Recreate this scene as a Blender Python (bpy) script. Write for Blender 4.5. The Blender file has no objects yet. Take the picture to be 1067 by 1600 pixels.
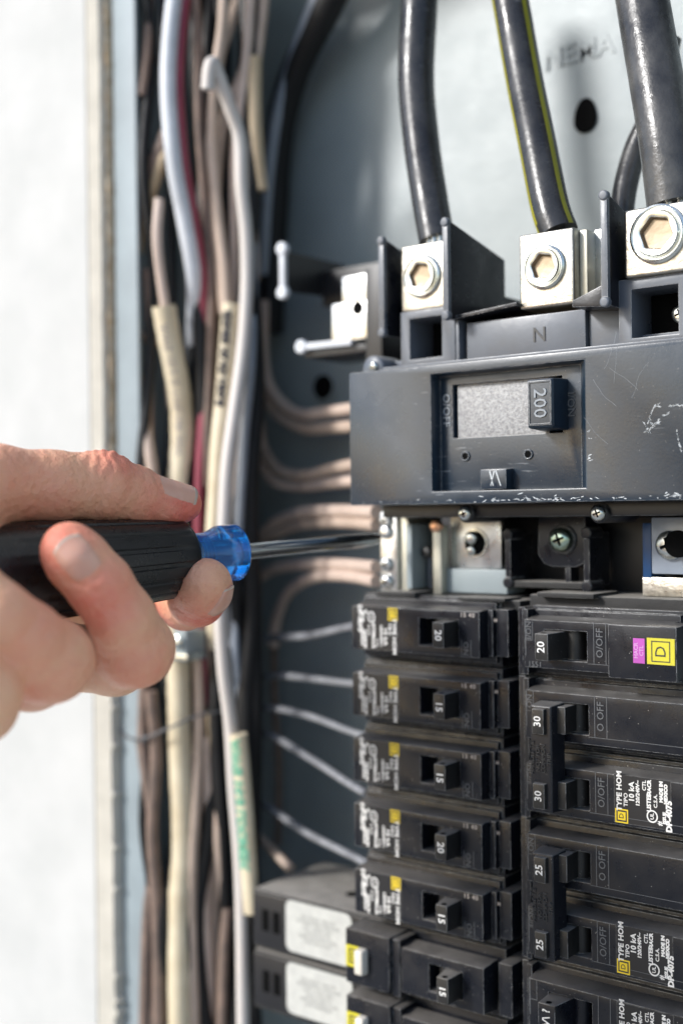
import bpy, bmesh, math, random
import numpy as np
from mathutils import Vector, Matrix, Euler
R = math.radians
random.seed(4)
sc = bpy.context.scene
COL = sc.collection

# ------------------------------------------------------------------ camera
FPX = 1900.0                       # focal length in pixels of the 1600 px tall picture
YAW, ROLL = R(38.0), R(0.7)
fwd = Vector((-math.sin(YAW), math.cos(YAW), 0))
r0 = Vector((math.cos(YAW), math.sin(YAW), 0)); u0 = r0.cross(fwd)
rgt = r0*math.cos(ROLL) - u0*math.sin(ROLL)
upv = u0*math.cos(ROLL) + r0*math.sin(ROLL)
CAM = Vector((0.20384568, -0.37309144, 0.06708562))
cd = bpy.data.cameras.new('camera'); cam = bpy.data.objects.new('camera', cd); COL.objects.link(cam)
m3 = Matrix((rgt, upv, -fwd)).transposed()
cam.matrix_world = Matrix.Translation(CAM) @ m3.to_4x4()
cd.sensor_fit = 'VERTICAL'; cd.sensor_height = 36.0; cd.lens = 36.0*FPX/1600.0
cd.clip_start = 0.01; cd.clip_end = 100
cd.dof.use_dof = True; cd.dof.focus_distance = 0.400; cd.dof.aperture_fstop = 4.6
cd.dof.aperture_blades = 0
sc.camera = cam

# ------------------------------------------------------------------ light
SUN_EL, SUN_AZ = R(29), R(33)      # azimuth measured from the panel's normal towards the left
w = bpy.data.worlds.new('World'); sc.world = w; w.use_nodes = True
nt = w.node_tree; bg = nt.nodes['Background']
sky = nt.nodes.new('ShaderNodeTexSky'); sky.sky_type = 'NISHITA'; sky.sun_disc = False
sky.sun_elevation = SUN_EL; sky.sun_rotation = R(180) + SUN_AZ
sky.dust_density = 1.2; sky.air_density = 1.0; sky.ozone_density = 2.0
nt.links.new(sky.outputs[0], bg.inputs[0]); bg.inputs[1].default_value = 0.15
sd = bpy.data.lights.new('sun', 'SUN'); sun = bpy.data.objects.new('sun', sd); COL.objects.link(sun)
sdir = Vector((-math.sin(SUN_AZ)*math.cos(SUN_EL), -math.cos(SUN_AZ)*math.cos(SUN_EL), math.sin(SUN_EL)))
sun.rotation_euler = sdir.to_track_quat('Z', 'Y').to_euler()
sd.energy = 2.6; sd.angle = R(10); sd.color = (1.0, 0.985, 0.965)
sc.view_settings.view_transform = 'Standard'; sc.view_settings.look = 'None'
sc.view_settings.exposure = 0.47; sc.view_settings.gamma = 1
sc.cycles.max_bounces = 8

# ------------------------------------------------------------------ points of the place (metres)
def ray(px, py): return fwd + rgt*(px-533.5)/FPX + upv*(800-py)/FPX
def atY(px, py, Y):                # a point at depth Y (mm behind the breakers' faces)
    d = ray(px, py); return CAM + d*((Y*.001-CAM.y)/d.y)
def atX(px, py, X):                # a point at X mm
    d = ray(px, py); return CAM + d*((X*.001-CAM.x)/d.x)
def atD(px, py, Z):                # a point at distance Z mm along the view
    return CAM + ray(px, py)*(Z*.001)

# ------------------------------------------------------------------ materials
def mat(name, col, rough=.5, metal=0, col2=None, nscale=60, bump=0, bscale=400, dust=0, dustcol=(.27,.25,.225),
        spec=.5, coat=0, wear_glint=0, sss=0, trans=0, scratch=0, speck=0, rvar=0, glint_dist=.0004):
    m = bpy.data.materials.new(name); m.use_nodes = True
    n = m.node_tree.nodes; L = m.node_tree.links; b = n['Principled BSDF']
    b.inputs['Roughness'].default_value = rough; b.inputs['Metallic'].default_value = metal
    b.inputs['Specular IOR Level'].default_value = spec; b.inputs['Coat Weight'].default_value = coat
    b.inputs['Coat Roughness'].default_value = .25
    if trans: b.inputs['Transmission Weight'].default_value = trans; b.inputs['IOR'].default_value = 1.49
    if sss:
        b.inputs['Subsurface Weight'].default_value = sss
        b.inputs['Subsurface Radius'].default_value = (1, .35, .2); b.inputs['Subsurface Scale'].default_value = .004
    geo = n.new('ShaderNodeNewGeometry'); pos = geo.outputs['Position']
    def noise(s, det=4, r=.6):
        t = n.new('ShaderNodeTexNoise'); t.inputs['Scale'].default_value = s; t.inputs['Detail'].default_value = det
        t.inputs['Roughness'].default_value = r; L.new(pos, t.inputs['Vector']); return t.outputs['Fac']
    def ramp(src, a, c, lo=0., hi=1.):
        t = n.new('ShaderNodeMapRange'); t.inputs[1].default_value = a; t.inputs[2].default_value = c
        t.inputs[3].default_value = lo; t.inputs[4].default_value = hi; L.new(src, t.inputs[0]); return t.outputs[0]
    def mix(f, a, c):
        t = n.new('ShaderNodeMix'); t.data_type = 'RGBA'; L.new(f, t.inputs[0])
        for s, v in ((t.inputs[6], a), (t.inputs[7], c)):
            if isinstance(v, tuple): s.default_value = (*v, 1)
            else: L.new(v, s)
        return t.outputs[2]
    def math_(op, a, c):
        t = n.new('ShaderNodeMath'); t.operation = op
        for s, v in ((t.inputs[0], a), (t.inputs[1], c)):
            if isinstance(v, (int, float)): s.default_value = v
            else: L.new(v, s)
        return t.outputs[0]
    cur = mix(ramp(noise(nscale), .35, .65), col, col2 if col2 else tuple(c*.82 for c in col))
    rcur = ramp(noise(nscale*2.3), .3, .7, max(rough-rvar, .04), min(rough+rvar, 1))
    if speck:                       # sparse pale specks of grit
        v = n.new('ShaderNodeTexVoronoi'); v.inputs['Scale'].default_value = 900; L.new(pos, v.inputs['Vector'])
        sp = math_('MULTIPLY', ramp(v.outputs['Distance'], .16, .10), ramp(noise(350, 2), .56, .62))
        cur = mix(math_('MULTIPLY', sp, speck), cur, (.45,.42,.38))
    if scratch:
        mp = n.new('ShaderNodeMapping'); mp.inputs['Rotation'].default_value = (0, .5, 0); mp.inputs['Scale'].default_value = (12, 12, 140)
        L.new(pos, mp.inputs[0]); t = n.new('ShaderNodeTexNoise'); t.inputs['Scale'].default_value = 9; t.inputs['Detail'].default_value = 6
        L.new(mp.outputs[0], t.inputs['Vector'])
        f = math_('MULTIPLY', ramp(t.outputs['Fac'], .66, .70), ramp(noise(45, 2), .5, .6))
        cur = mix(math_('MULTIPLY', f, scratch), cur, (.40,.42,.44))
    if wear_glint:  # pale edges: bevel highlights painted into the colour, along with wear
        bv = n.new('ShaderNodeBevel'); bv.samples = 3; bv.inputs[0].default_value = glint_dist
        dp = n.new('ShaderNodeVectorMath'); dp.operation = 'DOT_PRODUCT'; L.new(bv.outputs[0], dp.inputs[0]); L.new(geo.outputs['Normal'], dp.inputs[1])
        f = math_('MULTIPLY', ramp(dp.outputs['Value'], .985, .90), ramp(noise(330, 5, .7), .38, .55))
        cur = mix(math_('MULTIPLY', f, wear_glint), cur, (.50,.50,.49))
    if dust:
        sx = n.new('ShaderNodeSeparateXYZ'); L.new(geo.outputs['Normal'], sx.inputs[0])
        f = math_('MULTIPLY', ramp(sx.outputs[2], .35, .85), ramp(noise(160, 6, .7), .25, .6, .55, 1.))
        f2 = ramp(noise(95, 6, .75), .55, .8, 0, .045)
        f = math_('MULTIPLY', math_('MAXIMUM', f, f2), dust)
        cur = mix(f, cur, dustcol)
        rcur = math_('MAXIMUM', rcur, math_('MULTIPLY', f, .95))
    L.new(cur, b.inputs['Base Color']); L.new(rcur, b.inputs['Roughness'])
    if bump:
        bp = n.new('ShaderNodeBump'); bp.inputs['Strength'].default_value = bump; bp.inputs['Distance'].default_value = .0004
        L.new(noise(bscale, 4), bp.inputs['Height']); L.new(bp.outputs[0], b.inputs['Normal'])
    return m

M = {}
M['plastic'] = mat('breaker_plastic', (.005,.006,.010), .33, bump=.12, bscale=1500, dust=.5, wear_glint=.9, speck=.7, rvar=.12, col2=(.010,.011,.015), spec=.4)
M['plastic_brown'] = mat('handle_plastic', (.016,.015,.014), .42, bump=.15, bscale=1300, dust=.6, wear_glint=.7, speck=.5, rvar=.1)
M['cover'] = mat('cover_plastic', (.006,.016,.030), .32, col2=(.010,.024,.042), spec=.6, nscale=22, bump=.10, bscale=900, dust=.35, coat=.15, wear_glint=.8, scratch=.35, rvar=.12, speck=.3)
M['grey_plastic'] = mat('worn_lit_plastic', (.11,.125,.15), .36, bump=.1, dust=.5, dustcol=(.4,.38,.35), wear_glint=.9, rvar=.1)  # dark plastic; the strong light on it is put into the grey base
M['black'] = mat('black_plastic', (.012,.012,.014), .4, dust=.5, wear_glint=.5)
M['dark'] = mat('cavity_shade', (.006,.006,.006), .9, spec=.05)  # near-black stands in for the shade inside holes and wells
M['dusty'] = mat('dusty_plastic', (.02,.019,.018), .7, dust=1., dustcol=(.30,.28,.25), bump=.5, bscale=300, wear_glint=.4)
M['alu'] = mat('aluminium', (.64,.61,.54), .36, 1, col2=(.46,.43,.37), nscale=240, bump=.4, bscale=700, rvar=.1)
M['tin'] = mat('tinned_aluminium', (.70,.71,.70), .32, 1, nscale=90, bump=.2, bscale=700, rvar=.1)
M['zinc'] = mat('zinc_steel', (.72,.74,.70), .25, 1, bump=.15, rvar=.08)
M['socket'] = mat('socket_brass_tone', (.34,.27,.19), .42, .7, bump=.2)
M['green_zinc'] = mat('green_zinc', (.50,.62,.50), .25, 1, bump=.15)
M['copper'] = mat('copper', (.80,.45,.28), .35, 1)
M['cream_metal'] = mat('dull_bus_metal', (.62,.60,.50), .45, .6, bump=.2)
M['blue_plastic'] = mat('blue_plastic', (.006,.05,.15), .4)
M['steel_paint'] = mat('grey_enamel', (.31,.355,.365), .42, col2=(.27,.315,.325), nscale=30, coat=.15, spec=.5, speck=.25, bump=.25, bscale=260, rvar=.05)
M['flange_paint'] = mat('pale_enamel', (.31,.365,.39), .5, spec=.3, nscale=30, bump=.1)
M['wall'] = mat('white_wall_paint', (.56,.56,.545), .8, col2=(.50,.505,.49), nscale=26, bump=.8, bscale=110)
M['compound'] = mat('cream_joint_compound', (.56,.53,.46), .85, bump=.8, bscale=300)
M['torn'] = mat('torn_brown_board', (.42,.29,.16), .95, col2=(.66,.56,.42), nscale=260, bump=1.5, bscale=500)
M['ground'] = mat('ground_concrete', (.34,.34,.33), .9, nscale=3)
M['w_black'] = mat('black_insulation', (.012,.012,.013), .5, spec=.3, dust=.12, bump=.15, bscale=500, rvar=.1)
M['w_feeder'] = mat('black_feeder_insulation', (.020,.020,.022), .30, col2=(.045,.045,.046), bump=.3, bscale=420, dust=.25, speck=.5, rvar=.14, scratch=.3)
M['w_chalky'] = mat('chalky_black_insulation', (.028,.028,.030), .30, col2=(.085,.083,.08), nscale=60, bump=.5, bscale=420, dust=.3, rvar=.15)
M['w_beige'] = mat('dirty_white_insulation', (.62,.49,.41), .45, col2=(.54,.42,.35), nscale=70)
M['w_tan'] = mat('tan_insulation', (.54,.42,.34), .5, col2=(.44,.34,.27), nscale=70)
M['w_white'] = mat('white_insulation', (.66,.60,.55), .5, col2=(.64,.60,.56), nscale=60)
M['w_ltgrey'] = mat('pale_grey_insulation', (.66,.69,.73), .4)
M['w_red'] = mat('red_insulation', (.30,.045,.075), .4)
M['w_dkred'] = mat('dark_red_insulation', (.11,.018,.022), .4)
M['w_bluegrey'] = mat('blue_grey_insulation', (.30,.34,.40), .3, spec=.8)
M['w_grey'] = mat('grey_aged_insulation', (.17,.175,.19), .25, col2=(.30,.31,.33), nscale=90, spec=.7)
M['tie'] = mat('dull_tie_wire', (.13,.13,.135), .5)
M['w_yellow'] = mat('yellow_stripe', (.34,.32,.02), .4)
M['jacket'] = mat('cream_cable_jacket', (.74,.65,.47), .5, col2=(.64,.54,.37), nscale=70, bump=.6, bscale=160)
M['jacket_tan'] = mat('tan_cable_jacket', (.56,.44,.29), .55, col2=(.46,.35,.22), nscale=70, bump=.5, bscale=160)
M['jacket_brown'] = mat('brown_cable_jacket', (.26,.18,.14), .6, col2=(.15,.11,.09), nscale=80, bump=.4)
M['ink'] = mat('black_ink', (.03,.025,.03), .6)
M['green_ink'] = mat('green_ink', (.05,.36,.22), .6, col2=(.25,.48,.34), nscale=300)
M['white_ink'] = mat('white_ink', (.82,.80,.76), .6)
M['faded_ink'] = mat('faded_white_ink', (.42,.37,.33), .7)
M['emboss'] = mat('worn_raised_lettering', (.13,.135,.14), .5)
M['emboss_dark'] = mat('dark_raised_lettering', (.035,.037,.040), .35)
M['emboss_lite'] = mat('rubbed_raised_lettering', (.27,.30,.33), .4)
M['yellow'] = mat('yellow_label', (.86,.62,.015), .5)
M['yellow_dull'] = mat('dull_yellow_label', (.62,.55,.03), .45, bump=.2, speck=.6)
M['purple'] = mat('purple_label', (.48,.08,.42), .5)
M['purple_ink'] = mat('pale_purple_ink', (.62,.30,.58), .5)
M['paper'] = mat('white_paper_label', (.55,.55,.51), .7, col2=(.47,.47,.44), nscale=200)
M['grey_ink'] = mat('grey_print', (.36,.36,.34), .7)
M['button'] = mat('white_button', (.78,.72,.62), .45)
M['scuff'] = mat('white_scuff', (.62,.65,.66), .8)
M['speckled'] = mat('gritty_grey_plate', (.21,.21,.215), .35, col2=(.42,.42,.42), nscale=1100, bump=.6, bscale=1600, rvar=.1, speck=1.)
M['rubber'] = mat('black_rubber_grip', (.010,.010,.011), .30, bump=.25, bscale=1500, rvar=.08, speck=.1)
M['blue'] = mat('clear_blue_plastic', (.01,.34,1.0), .08, coat=.8, trans=.8)
M['steel'] = mat('polished_steel_shaft', (.62,.63,.63), .18, 1, rvar=.05)
M['skin'] = None
M['nail'] = mat('fingernail', (.87,.44,.32), .26, col2=(.83,.40,.29), nscale=150, sss=.25, coat=.25)
M['nail_edge'] = mat('nail_free_edge', (.80,.58,.46), .4, sss=.2)
M['rust'] = mat('rust_stain', (.22,.07,.02), .9)

# ------------------------------------------------------------------ mesh helpers
S = .001
def nb(): return bmesh.new()
def box(bm, x0, x1, y0, y1, z0, z1, taper=None):
    """taper = (dx, dz): how much the front (low y) face is drawn in"""
    tx, tz = taper or (0, 0)
    v = [bm.verts.new((x*S, y*S, z*S)) for x, y, z in (
        (x0+tx, y0, z0+tz), (x1-tx, y0, z0+tz), (x1-tx, y0, z1-tz), (x0+tx, y0, z1-tz),
        (x0, y1, z0), (x1, y1, z0), (x1, y1, z1), (x0, y1, z1))]
    for f in ((0,1,2,3), (5,4,7,6), (4,0,3,7), (1,5,6,2), (3,2,6,7), (4,5,1,0)):
        bm.faces.new([v[i] for i in f])
    return v
def boxhole(bm, X, Z, hx, hz, y0, y1, slope=(0,0,0,0), taper=(0,0)):
    """a plate X x Z from y0 (front) to y1 with a rectangular hole; slope widens nothing at the back: the
       hole's back edge is drawn inwards by (left, right, bottom, top)"""
    def ringv(x0,x1,z0,z1,y): return [bm.verts.new((x*S,y*S,z*S)) for x,z in ((x0,z0),(x1,z0),(x1,z1),(x0,z1))]
    tx, tz = taper
    a = ringv(X[0]+tx,X[1]-tx,Z[0]+tz,Z[1]-tz,y0); b = ringv(hx[0],hx[1],hz[0],hz[1],y0)
    c = ringv(hx[0]+slope[0],hx[1]-slope[1],hz[0]+slope[2],hz[1]-slope[3],y1); d = ringv(X[0],X[1],Z[0],Z[1],y1)
    for i in range(4):
        j = (i+1) % 4
        bm.faces.new((a[i],a[j],b[j],b[i])); bm.faces.new((b[i],b[j],c[j],c[i]))
        bm.faces.new((c[i],c[j],d[j],d[i])); bm.faces.new((d[i],d[j],a[j],a[i]))
def prism(bm, pts, y0, y1):
    """polygon of (x, z) extruded in y"""
    a = [bm.verts.new((x*S,y0*S,z*S)) for x,z in pts]; b = [bm.verts.new((x*S,y1*S,z*S)) for x,z in pts]
    bm.faces.new(a); bm.faces.new(b[::-1])
    for i in range(len(pts)):
        j = (i+1) % len(pts); bm.faces.new((a[j],a[i],b[i],b[j]))
def prism_x(bm, pts, x0, x1):
    """polygon of (y, z) extruded in x"""
    a = [bm.verts.new((x0*S,y*S,z*S)) for y,z in pts]; b = [bm.verts.new((x1*S,y*S,z*S)) for y,z in pts]
    bm.faces.new(a); bm.faces.new(b[::-1])
    for i in range(len(pts)):
        j = (i+1) % len(pts); bm.faces.new((a[j],a[i],b[i],b[j]))
def lathe(bm, c, rings, n=28, caps=True, axis=None):
    """rings = [(along, radius, hexflag)], along the axis (default -y, towards the viewer)"""
    ax = Vector(axis).normalized() if axis else Vector((0,-1,0))
    t = Vector((0,0,1)) if abs(ax.z) < .9 else Vector((1,0,0))
    p = ax.cross(t).normalized(); q = ax.cross(p)
    c = Vector(c)*S; prev = None; rows = []
    for rg in rings:
        al, r = rg[0]*S, rg[1]*S; hx = len(rg) > 2 and rg[2]
        row = []
        for i in range(n):
            th = 2*math.pi*i/n; rr = r
            if hx: 
                k = (th+.2) % (math.pi/3) - math.pi/6; rr = r*math.cos(math.pi/6)/math.cos(k)
            row.append(bm.verts.new(c + ax*al + (p*math.cos(th)+q*math.sin(th))*rr))
        rows.append(row)
    for a, b in zip(rows, rows[1:]):
        for i in range(n):
            j = (i+1) % n; bm.faces.new((a[i],a[j],b[j],b[i]))
    if caps:
        bm.faces.new(rows[-1]); bm.faces.new(rows[0][::-1])
def catmull(pts, n=8):
    P = [Vector(p) for p in pts]; P = [P[0]*2-P[1]] + P + [P[-1]*2-P[-2]]; out = []
    for i in range(1, len(P)-2):
        a,b,c,d = P[i-1:i+3]
        for k in range(n):
            t = k/n
            out.append(.5*((2*b)+(c-a)*t+(2*a-5*b+4*c-d)*t*t+(3*b-3*c+d-a)*t**3))
    out.append(P[-2]); return out
def frames(path):
    T = []; n = len(path)
    for i in range(n):
        T.append((path[min(i+1,n-1)]-path[max(i-1,0)]).normalized())
    ref = Vector((0,-1,0)); out = []
    for t in T:
        side = t.cross(ref)
        if side.length < 1e-4: side = t.cross(Vector((0,0,1)))
        side.normalize(); out.append((t, side, side.cross(t).normalized()))   # third points roughly towards -y or +y
    return out
def tube(bm, path, r, n=16, flat=1., stripe=None, capmat=0, jit=0):
    fr = frames(path); rows = []
    rr = r if callable(r) else (lambda s: r)
    N = len(path)
    for i, (p, (t, a, b)) in enumerate(zip(path, fr)):
        q = rr(i/(N-1))*S*(1+random.uniform(-jit, jit))
        rows.append([bm.verts.new(p + a*math.cos(2*math.pi*k/n)*q + b*math.sin(2*math.pi*k/n)*q*flat) for k in range(n)])
    for A, B in zip(rows, rows[1:]):
        for k in range(n):
            j = (k+1) % n; f = bm.faces.new((A[k],A[j],B[j],B[k]))
            if stripe:
                for (k0, k1, mi) in stripe:
                    if k0 <= k < k1: f.material_index = mi
    bm.faces.new(rows[0][::-1]); bm.faces.new(rows[-1])
    return fr
def link(name, me, parent=None):
    o = bpy.data.objects.new(name, me); COL.objects.link(o)
    if parent: o.parent = parent
    return o
def obj(name, bm, m, parent=None, bev=0, seg=2, smooth=40, mats=None, bang=30):
    bmesh.ops.recalc_face_normals(bm, faces=bm.faces)
    if bev:
        es = [e for e in bm.edges if len(e.link_faces) == 2 and e.calc_face_angle(0) > R(bang)]
        bmesh.ops.bevel(bm, geom=es, offset=bev*S, segments=seg, affect='EDGES', profile=.6, clamp_overlap=True)
    me = bpy.data.meshes.new(name); bm.to_mesh(me); bm.free()
    for q in (mats or [m]): me.materials.append(q)
    if smooth:
        me.polygons.foreach_set('use_smooth', [True]*len(me.polygons)); me.set_sharp_from_angle(angle=R(smooth))
    return link(name, me, parent)
def tag(o, label=None, cat=None, group=None, kind=None):
    if label: o['label'] = label
    if cat: o['category'] = cat
    if group: o['group'] = group
    if kind: o['kind'] = kind
    return o
def empty(name, loc=(0,0,0), roty=0):
    o = bpy.data.objects.new(name, None); COL.objects.link(o); o.empty_display_size = .01
    o.location = loc; o.rotation_euler = (0, roty, 0); return o
def thing(name, label, cat, loc=(0,0,0), roty=0, group=None):
    return tag(empty(name, Vector(loc)*S, roty), label, cat, group)
def box_obj(name, dims, m, parent=None, bev=.3, **k):
    bm = nb(); box(bm, *dims); return obj(name, bm, m, parent, bev, **k)
def copy_tree(o, parent=None):
    c = o.copy(); COL.objects.link(c); c.parent = parent
    for ch in list(o.children): copy_tree(ch, c)
    return c
_tc = {}
def text_mesh(s, size, extrude=.05, bold=0, align='CENTER', space=1.0, lines=1.0):
    key = (s, size, extrude, bold, align, space)
    if key in _tc: return _tc[key]
    cu = bpy.data.curves.new('lettering', 'FONT'); cu.body = s; cu.size = size*S; cu.extrude = extrude*S; cu.offset = bold*S
    cu.align_x = align; cu.align_y = 'CENTER'; cu.space_character = space; cu.space_line = lines; cu.resolution_u = 2
    t = bpy.data.objects.new('t', cu); me = bpy.data.meshes.new_from_object(t)
    bpy.data.objects.remove(t); bpy.data.curves.remove(cu); _tc[key] = me; return me
def text(name, s, size, m, parent, x, y, z, turn=0, extrude=.05, bold=0, **k):
    """flat lettering facing -y at (x,y,z) mm in the parent's frame; turn = degrees clockwise as seen"""
    me = text_mesh(s, size, extrude, bold, **k).copy(); me.name = name; me.materials.clear(); me.materials.append(m)
    o = link(name, me, parent)
    o.matrix_local = Matrix.Translation(Vector((x,y,z))*S) @ Matrix.Rotation(R(turn), 4, 'Y') @ Matrix.Rotation(R(90), 4, 'X')
    return o
def wrap_text(name, s, path, s0, size, rad, m, parent, ang=90, stretch=1., flat=1., bold=.1):
    """lettering printed round a cable, running down its length from s0 mm"""
    me = text_mesh(s, size, 0, bold, align='LEFT').copy(); me.name = name; me.materials.clear(); me.materials.append(m)
    bm = nb(); bm.from_mesh(me); bmesh.ops.subdivide_edges(bm, edges=[e for e in bm.edges if e.calc_length() > .002], cuts=2)
    acc = [0]; fr = frames(path)
    for a, b in zip(path, path[1:]): acc.append(acc[-1] + (b-a).length)
    for v in bm.verts:
        s_ = s0*S + v.co.x*stretch; i = min(max(int(np.searchsorted(acc, s_))-1, 0), len(path)-2)
        f = (s_-acc[i])/max(acc[i+1]-acc[i], 1e-9); p = path[i].lerp(path[i+1], f)
        t, a, b = fr[i]; th = R(ang) - v.co.y/(rad*S); q = (rad+.12)*S
        v.co = p + a*math.cos(th)*q + b*math.sin(th)*q*flat
    bm.to_mesh(me); bm.free(); return link(name, me, parent)

# ================================================================== THE SETTING
g = nb(); v = [g.verts.new(p) for p in ((-12,-14,-1.35),(12,-14,-1.35),(12,6,-1.35),(-12,6,-1.35))]; g.faces.new(v)
tag(obj('ground', g, M['ground'], smooth=0), kind='structure')  # unseen ground sheet, put in to bounce light up from below
WX = -227.0
bm = nb()
for d in ((-1200, -235.0, 0, 13, -1350, 1300), (232, 1200, 0, 13, -1350, 1300), (-236.0, 232, 0, 13, 352, 1300), (-236.0, 232, 0, 13, -1350, -332)):
    box(bm, *d)
wall = tag(obj('wall', bm, M['wall'], smooth=0), kind='structure')
# ragged cut edge of the board by the panel: cream strip and torn brown side
def ragged(name, x0, x1, y0, y1, m, amp, seed, low=0):
    rnd = random.Random(seed); bm = nb(); rows = []
    z = -325
    while z <= 345:
        wv = amp*(.6*math.sin(z*.09+seed)+.5*math.sin(z*.31+seed*2)) + rnd.uniform(-amp, amp)*.5
        if low and z < -10 and rnd.random() < .12: wv += 1.8
        xe = x1 + wv + (low if z < 15 else 0)
        rows.append([bm.verts.new((x*S, y*S, z*S)) for x, y in ((x0, y0), (xe-.5, y0), (xe, y0+.8), (xe+rnd.uniform(-.4,.4), y1), (x0, y1))]); z += 1.6
    for a, b in zip(rows, rows[1:]):
        for i in range(5):
            j = (i+1) % 5; bm.faces.new((a[i], a[j], b[j], b[i]))
    bm.faces.new(rows[0]); bm.faces.new(rows[-1][::-1])
    return obj(name, bm, m, wall, smooth=50)
ragged('joint_strip', -234.6, -225.2, .25, 12.6, M['compound'], .25, 3, low=2.6)
ragged('torn_edge', -234, -223.6, 2.6, 12.5, M['torn'], .55, 8)

# ================================================================== THE PANEL BOX
pb = thing('electrical_panel_box', 'pale grey enamelled steel enclosure set into the white wall around breakers and wires', 'electrical panel')
bk = nb()
# back sheet as a grid with a slight pressed bulge, so that its sheen bends like pressed steel
GX, GZ = 44, 66
gv = [[None]*(GZ+1) for _ in range(GX+1)]
for i in range(GX+1):
    for j in range(GZ+1):
        x = -222.4 + 422.4*i/GX; z = -330 + 680*j/GZ
        y = 88 + 2.2*math.exp(-((x+120)**2+(z-250)**2)/2600) + .5*math.sin(x*.03+z*.017)
        gv[i][j] = bk.verts.new((x*S, y*S, z*S))
for i in range(GX):
    for j in range(GZ): bk.faces.new((gv[i][j], gv[i+1][j], gv[i+1][j+1], gv[i][j+1]))
obj('back_panel', bk, M['steel_paint'], pb, smooth=60)
box_obj('side_wall', (-223.4,-222.0, 7.2, 92, -330, 350), M['steel_paint'], pb, .2)
box_obj('side_wall', (200,201.4, 7, 92, -330, 350), M['steel_paint'], pb, .2)
box_obj('top_wall', (-222,200, 7, 92, 348.6, 350), M['steel_paint'], pb, .2)
box_obj('bottom_wall', (-222,200, 7, 92, -330, -328.6), M['steel_paint'], pb, .2)
box_obj('flange', (-222.4,-207.6, 5.5, 7.1, -330, 350), M['flange_paint'], pb, .4)
box_obj('flange', (200,215, 5.5, 7.1, -330, 350), M['flange_paint'], pb, .4)
# keyhole and knockouts in the back
def drop(bm, c, r, h, y):
    pts = []
    for i in range(28):
        th = 2*math.pi*i/28; k = 1 if math.sin(th) < 0 else h
        pts.append((c[0]+r*math.cos(th), c[1]+r*math.sin(th)*k))
    prism(bm, pts, y, y+.3)
bm = nb(); drop(bm, (-25.3, 228.2), 5.3, 1.75, 87.2); obj('keyhole', bm, M['dark'], pb)
bm = nb(); lathe(bm, (-164.7, 86, 127.7), [(0,6),(.6,6)]); obj('knockout', bm, M['dark'], pb)
bm = nb(); lathe(bm, (-164.7, 86.4, 127.7), [(0,7.4),(.4,7.4),(.8,6.2)]); obj('knockout_rim', bm, M['steel_paint'], pb)
bm = nb(); c = atX(238, 92, -221.8); lathe(bm, c/S, [(0,2.8),(.1,2.8)], axis=(1,0,0)); obj('rust_spot', bm, M['rust'], pb)
tx = text('embossed_lettering', 'NEMA 3R', 12, M['steel_paint'], pb, -20, 87.35, 257, 0, extrude=.15, bold=.2)

# ================================================================== FASTENERS
def pan_screw(c, r, parent, m=None, h=1.6, turn=20, name='screw', slot=True):
    bm = nb(); lathe(bm, c, [(0,r),(h*.5,r),(h*.85,r*.8),(h,r*.45)], 24); s = obj(name, bm, m or M['zinc'], parent, smooth=60)
    if slot:
        bm = nb()
        for a in (turn, turn+90):
            ca, sa = math.cos(R(a)), math.sin(R(a)); L_, W_ = r*.55, r*.11
            pts = [(c[0]+ca*p-sa*q, c[2]+sa*p+ca*q) for p, q in ((-L_,-W_),(L_,-W_),(L_,W_),(-L_,W_))]
            prism(bm, pts, c[1]-h-.04, c[1]-h+.3)
        obj('cross_slot', bm, M['dark'], s)
    return s
def hex_lug_screw(c, r, parent):
    bm = nb()
    lathe(bm, c, [(0,r*1.12),(1.0,r*1.10),(1.3,r*1.02),(.9,r*.96),(.9,r*.90),(1.9,r*.86),(2.3,r*.82),(2.3,r*.74),(2.0,r*.68,True)], 48, caps=False)
    s = obj('lug_screw', bm, M['zinc'], parent, smooth=35)
    bm = nb(); lathe(bm, c, [(2.0,r*.68,True),(1.7,r*.65,True),(.3,r*.60,True),(.15,r*.2)], 48, caps=False)
    v_ = [v for v in bm.verts][-48:]; bm.faces.new(v_); obj('hex_socket', bm, M['socket'], s, smooth=20)
    return s
def lug(dims, sc_c, r, parent, label=None):
    l = box_obj('lug', dims, M['alu'], parent, .9, seg=3)
    if label: l['label'] = label
    hex_lug_screw(sc_c, r, l); return l

# ================================================================== MAIN BREAKER
mb = thing('main_breaker', 'large blue-black 200 amp main breaker with recessed switch and aluminium cable lugs on top', 'main breaker')
C0, C1, ZB, ZT = -75.5, 74., 69.5, 119.3
bm = nb(); boxhole(bm, (C0, C1), (ZB, ZT), (-38.7, 21.8), (74, 116), -10, -4.6, slope=(.4, 4.2, 0, .6))
boxhole(bm, (C0, C1), (ZB, ZT), (-38.0, 17.4), (74, 115.2), -4.58, 8)
cov = obj('cover', bm, M['cover'], mb, .55, seg=2)
bm = nb(); boxhole(bm, (-38.2, 17.6), (74.1, 115.3), (-33.2, 10.6), (93.0, 112.2), -4.3, 1.5)
fp = obj('switch_plate', bm, M['cover'], mb, .25)
box_obj('switch_well', (-37.5, 17, 6.5, 9, 75, 115), M['dark'], mb, 0)
box_obj('slide_plate', (-32.2, 4.5, -2.4, -1.2, 92.2, 112.9), M['speckled'], mb, .1)
h = nb(); box(h, 1.9, 13.2, -14.5, 6, 93.2, 111.6, taper=(.8, 1.)); hd = obj('switch_handle', h, M['cover'], mb, 1.3, seg=4)
bm = nb(); boxhole(bm, (3.3,12.0),(95.0,109.9),(3.9,11.4),(95.7,109.2),-14.85,-14.3); obj('handle_rim', bm, M['cover'], hd, .12)
text('rating_mark', '200', 6.6, M['emboss_lite'], hd, 7.6, -14.62, 102.4, 90, extrude=.28, bold=.02, space=1.02)
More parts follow.
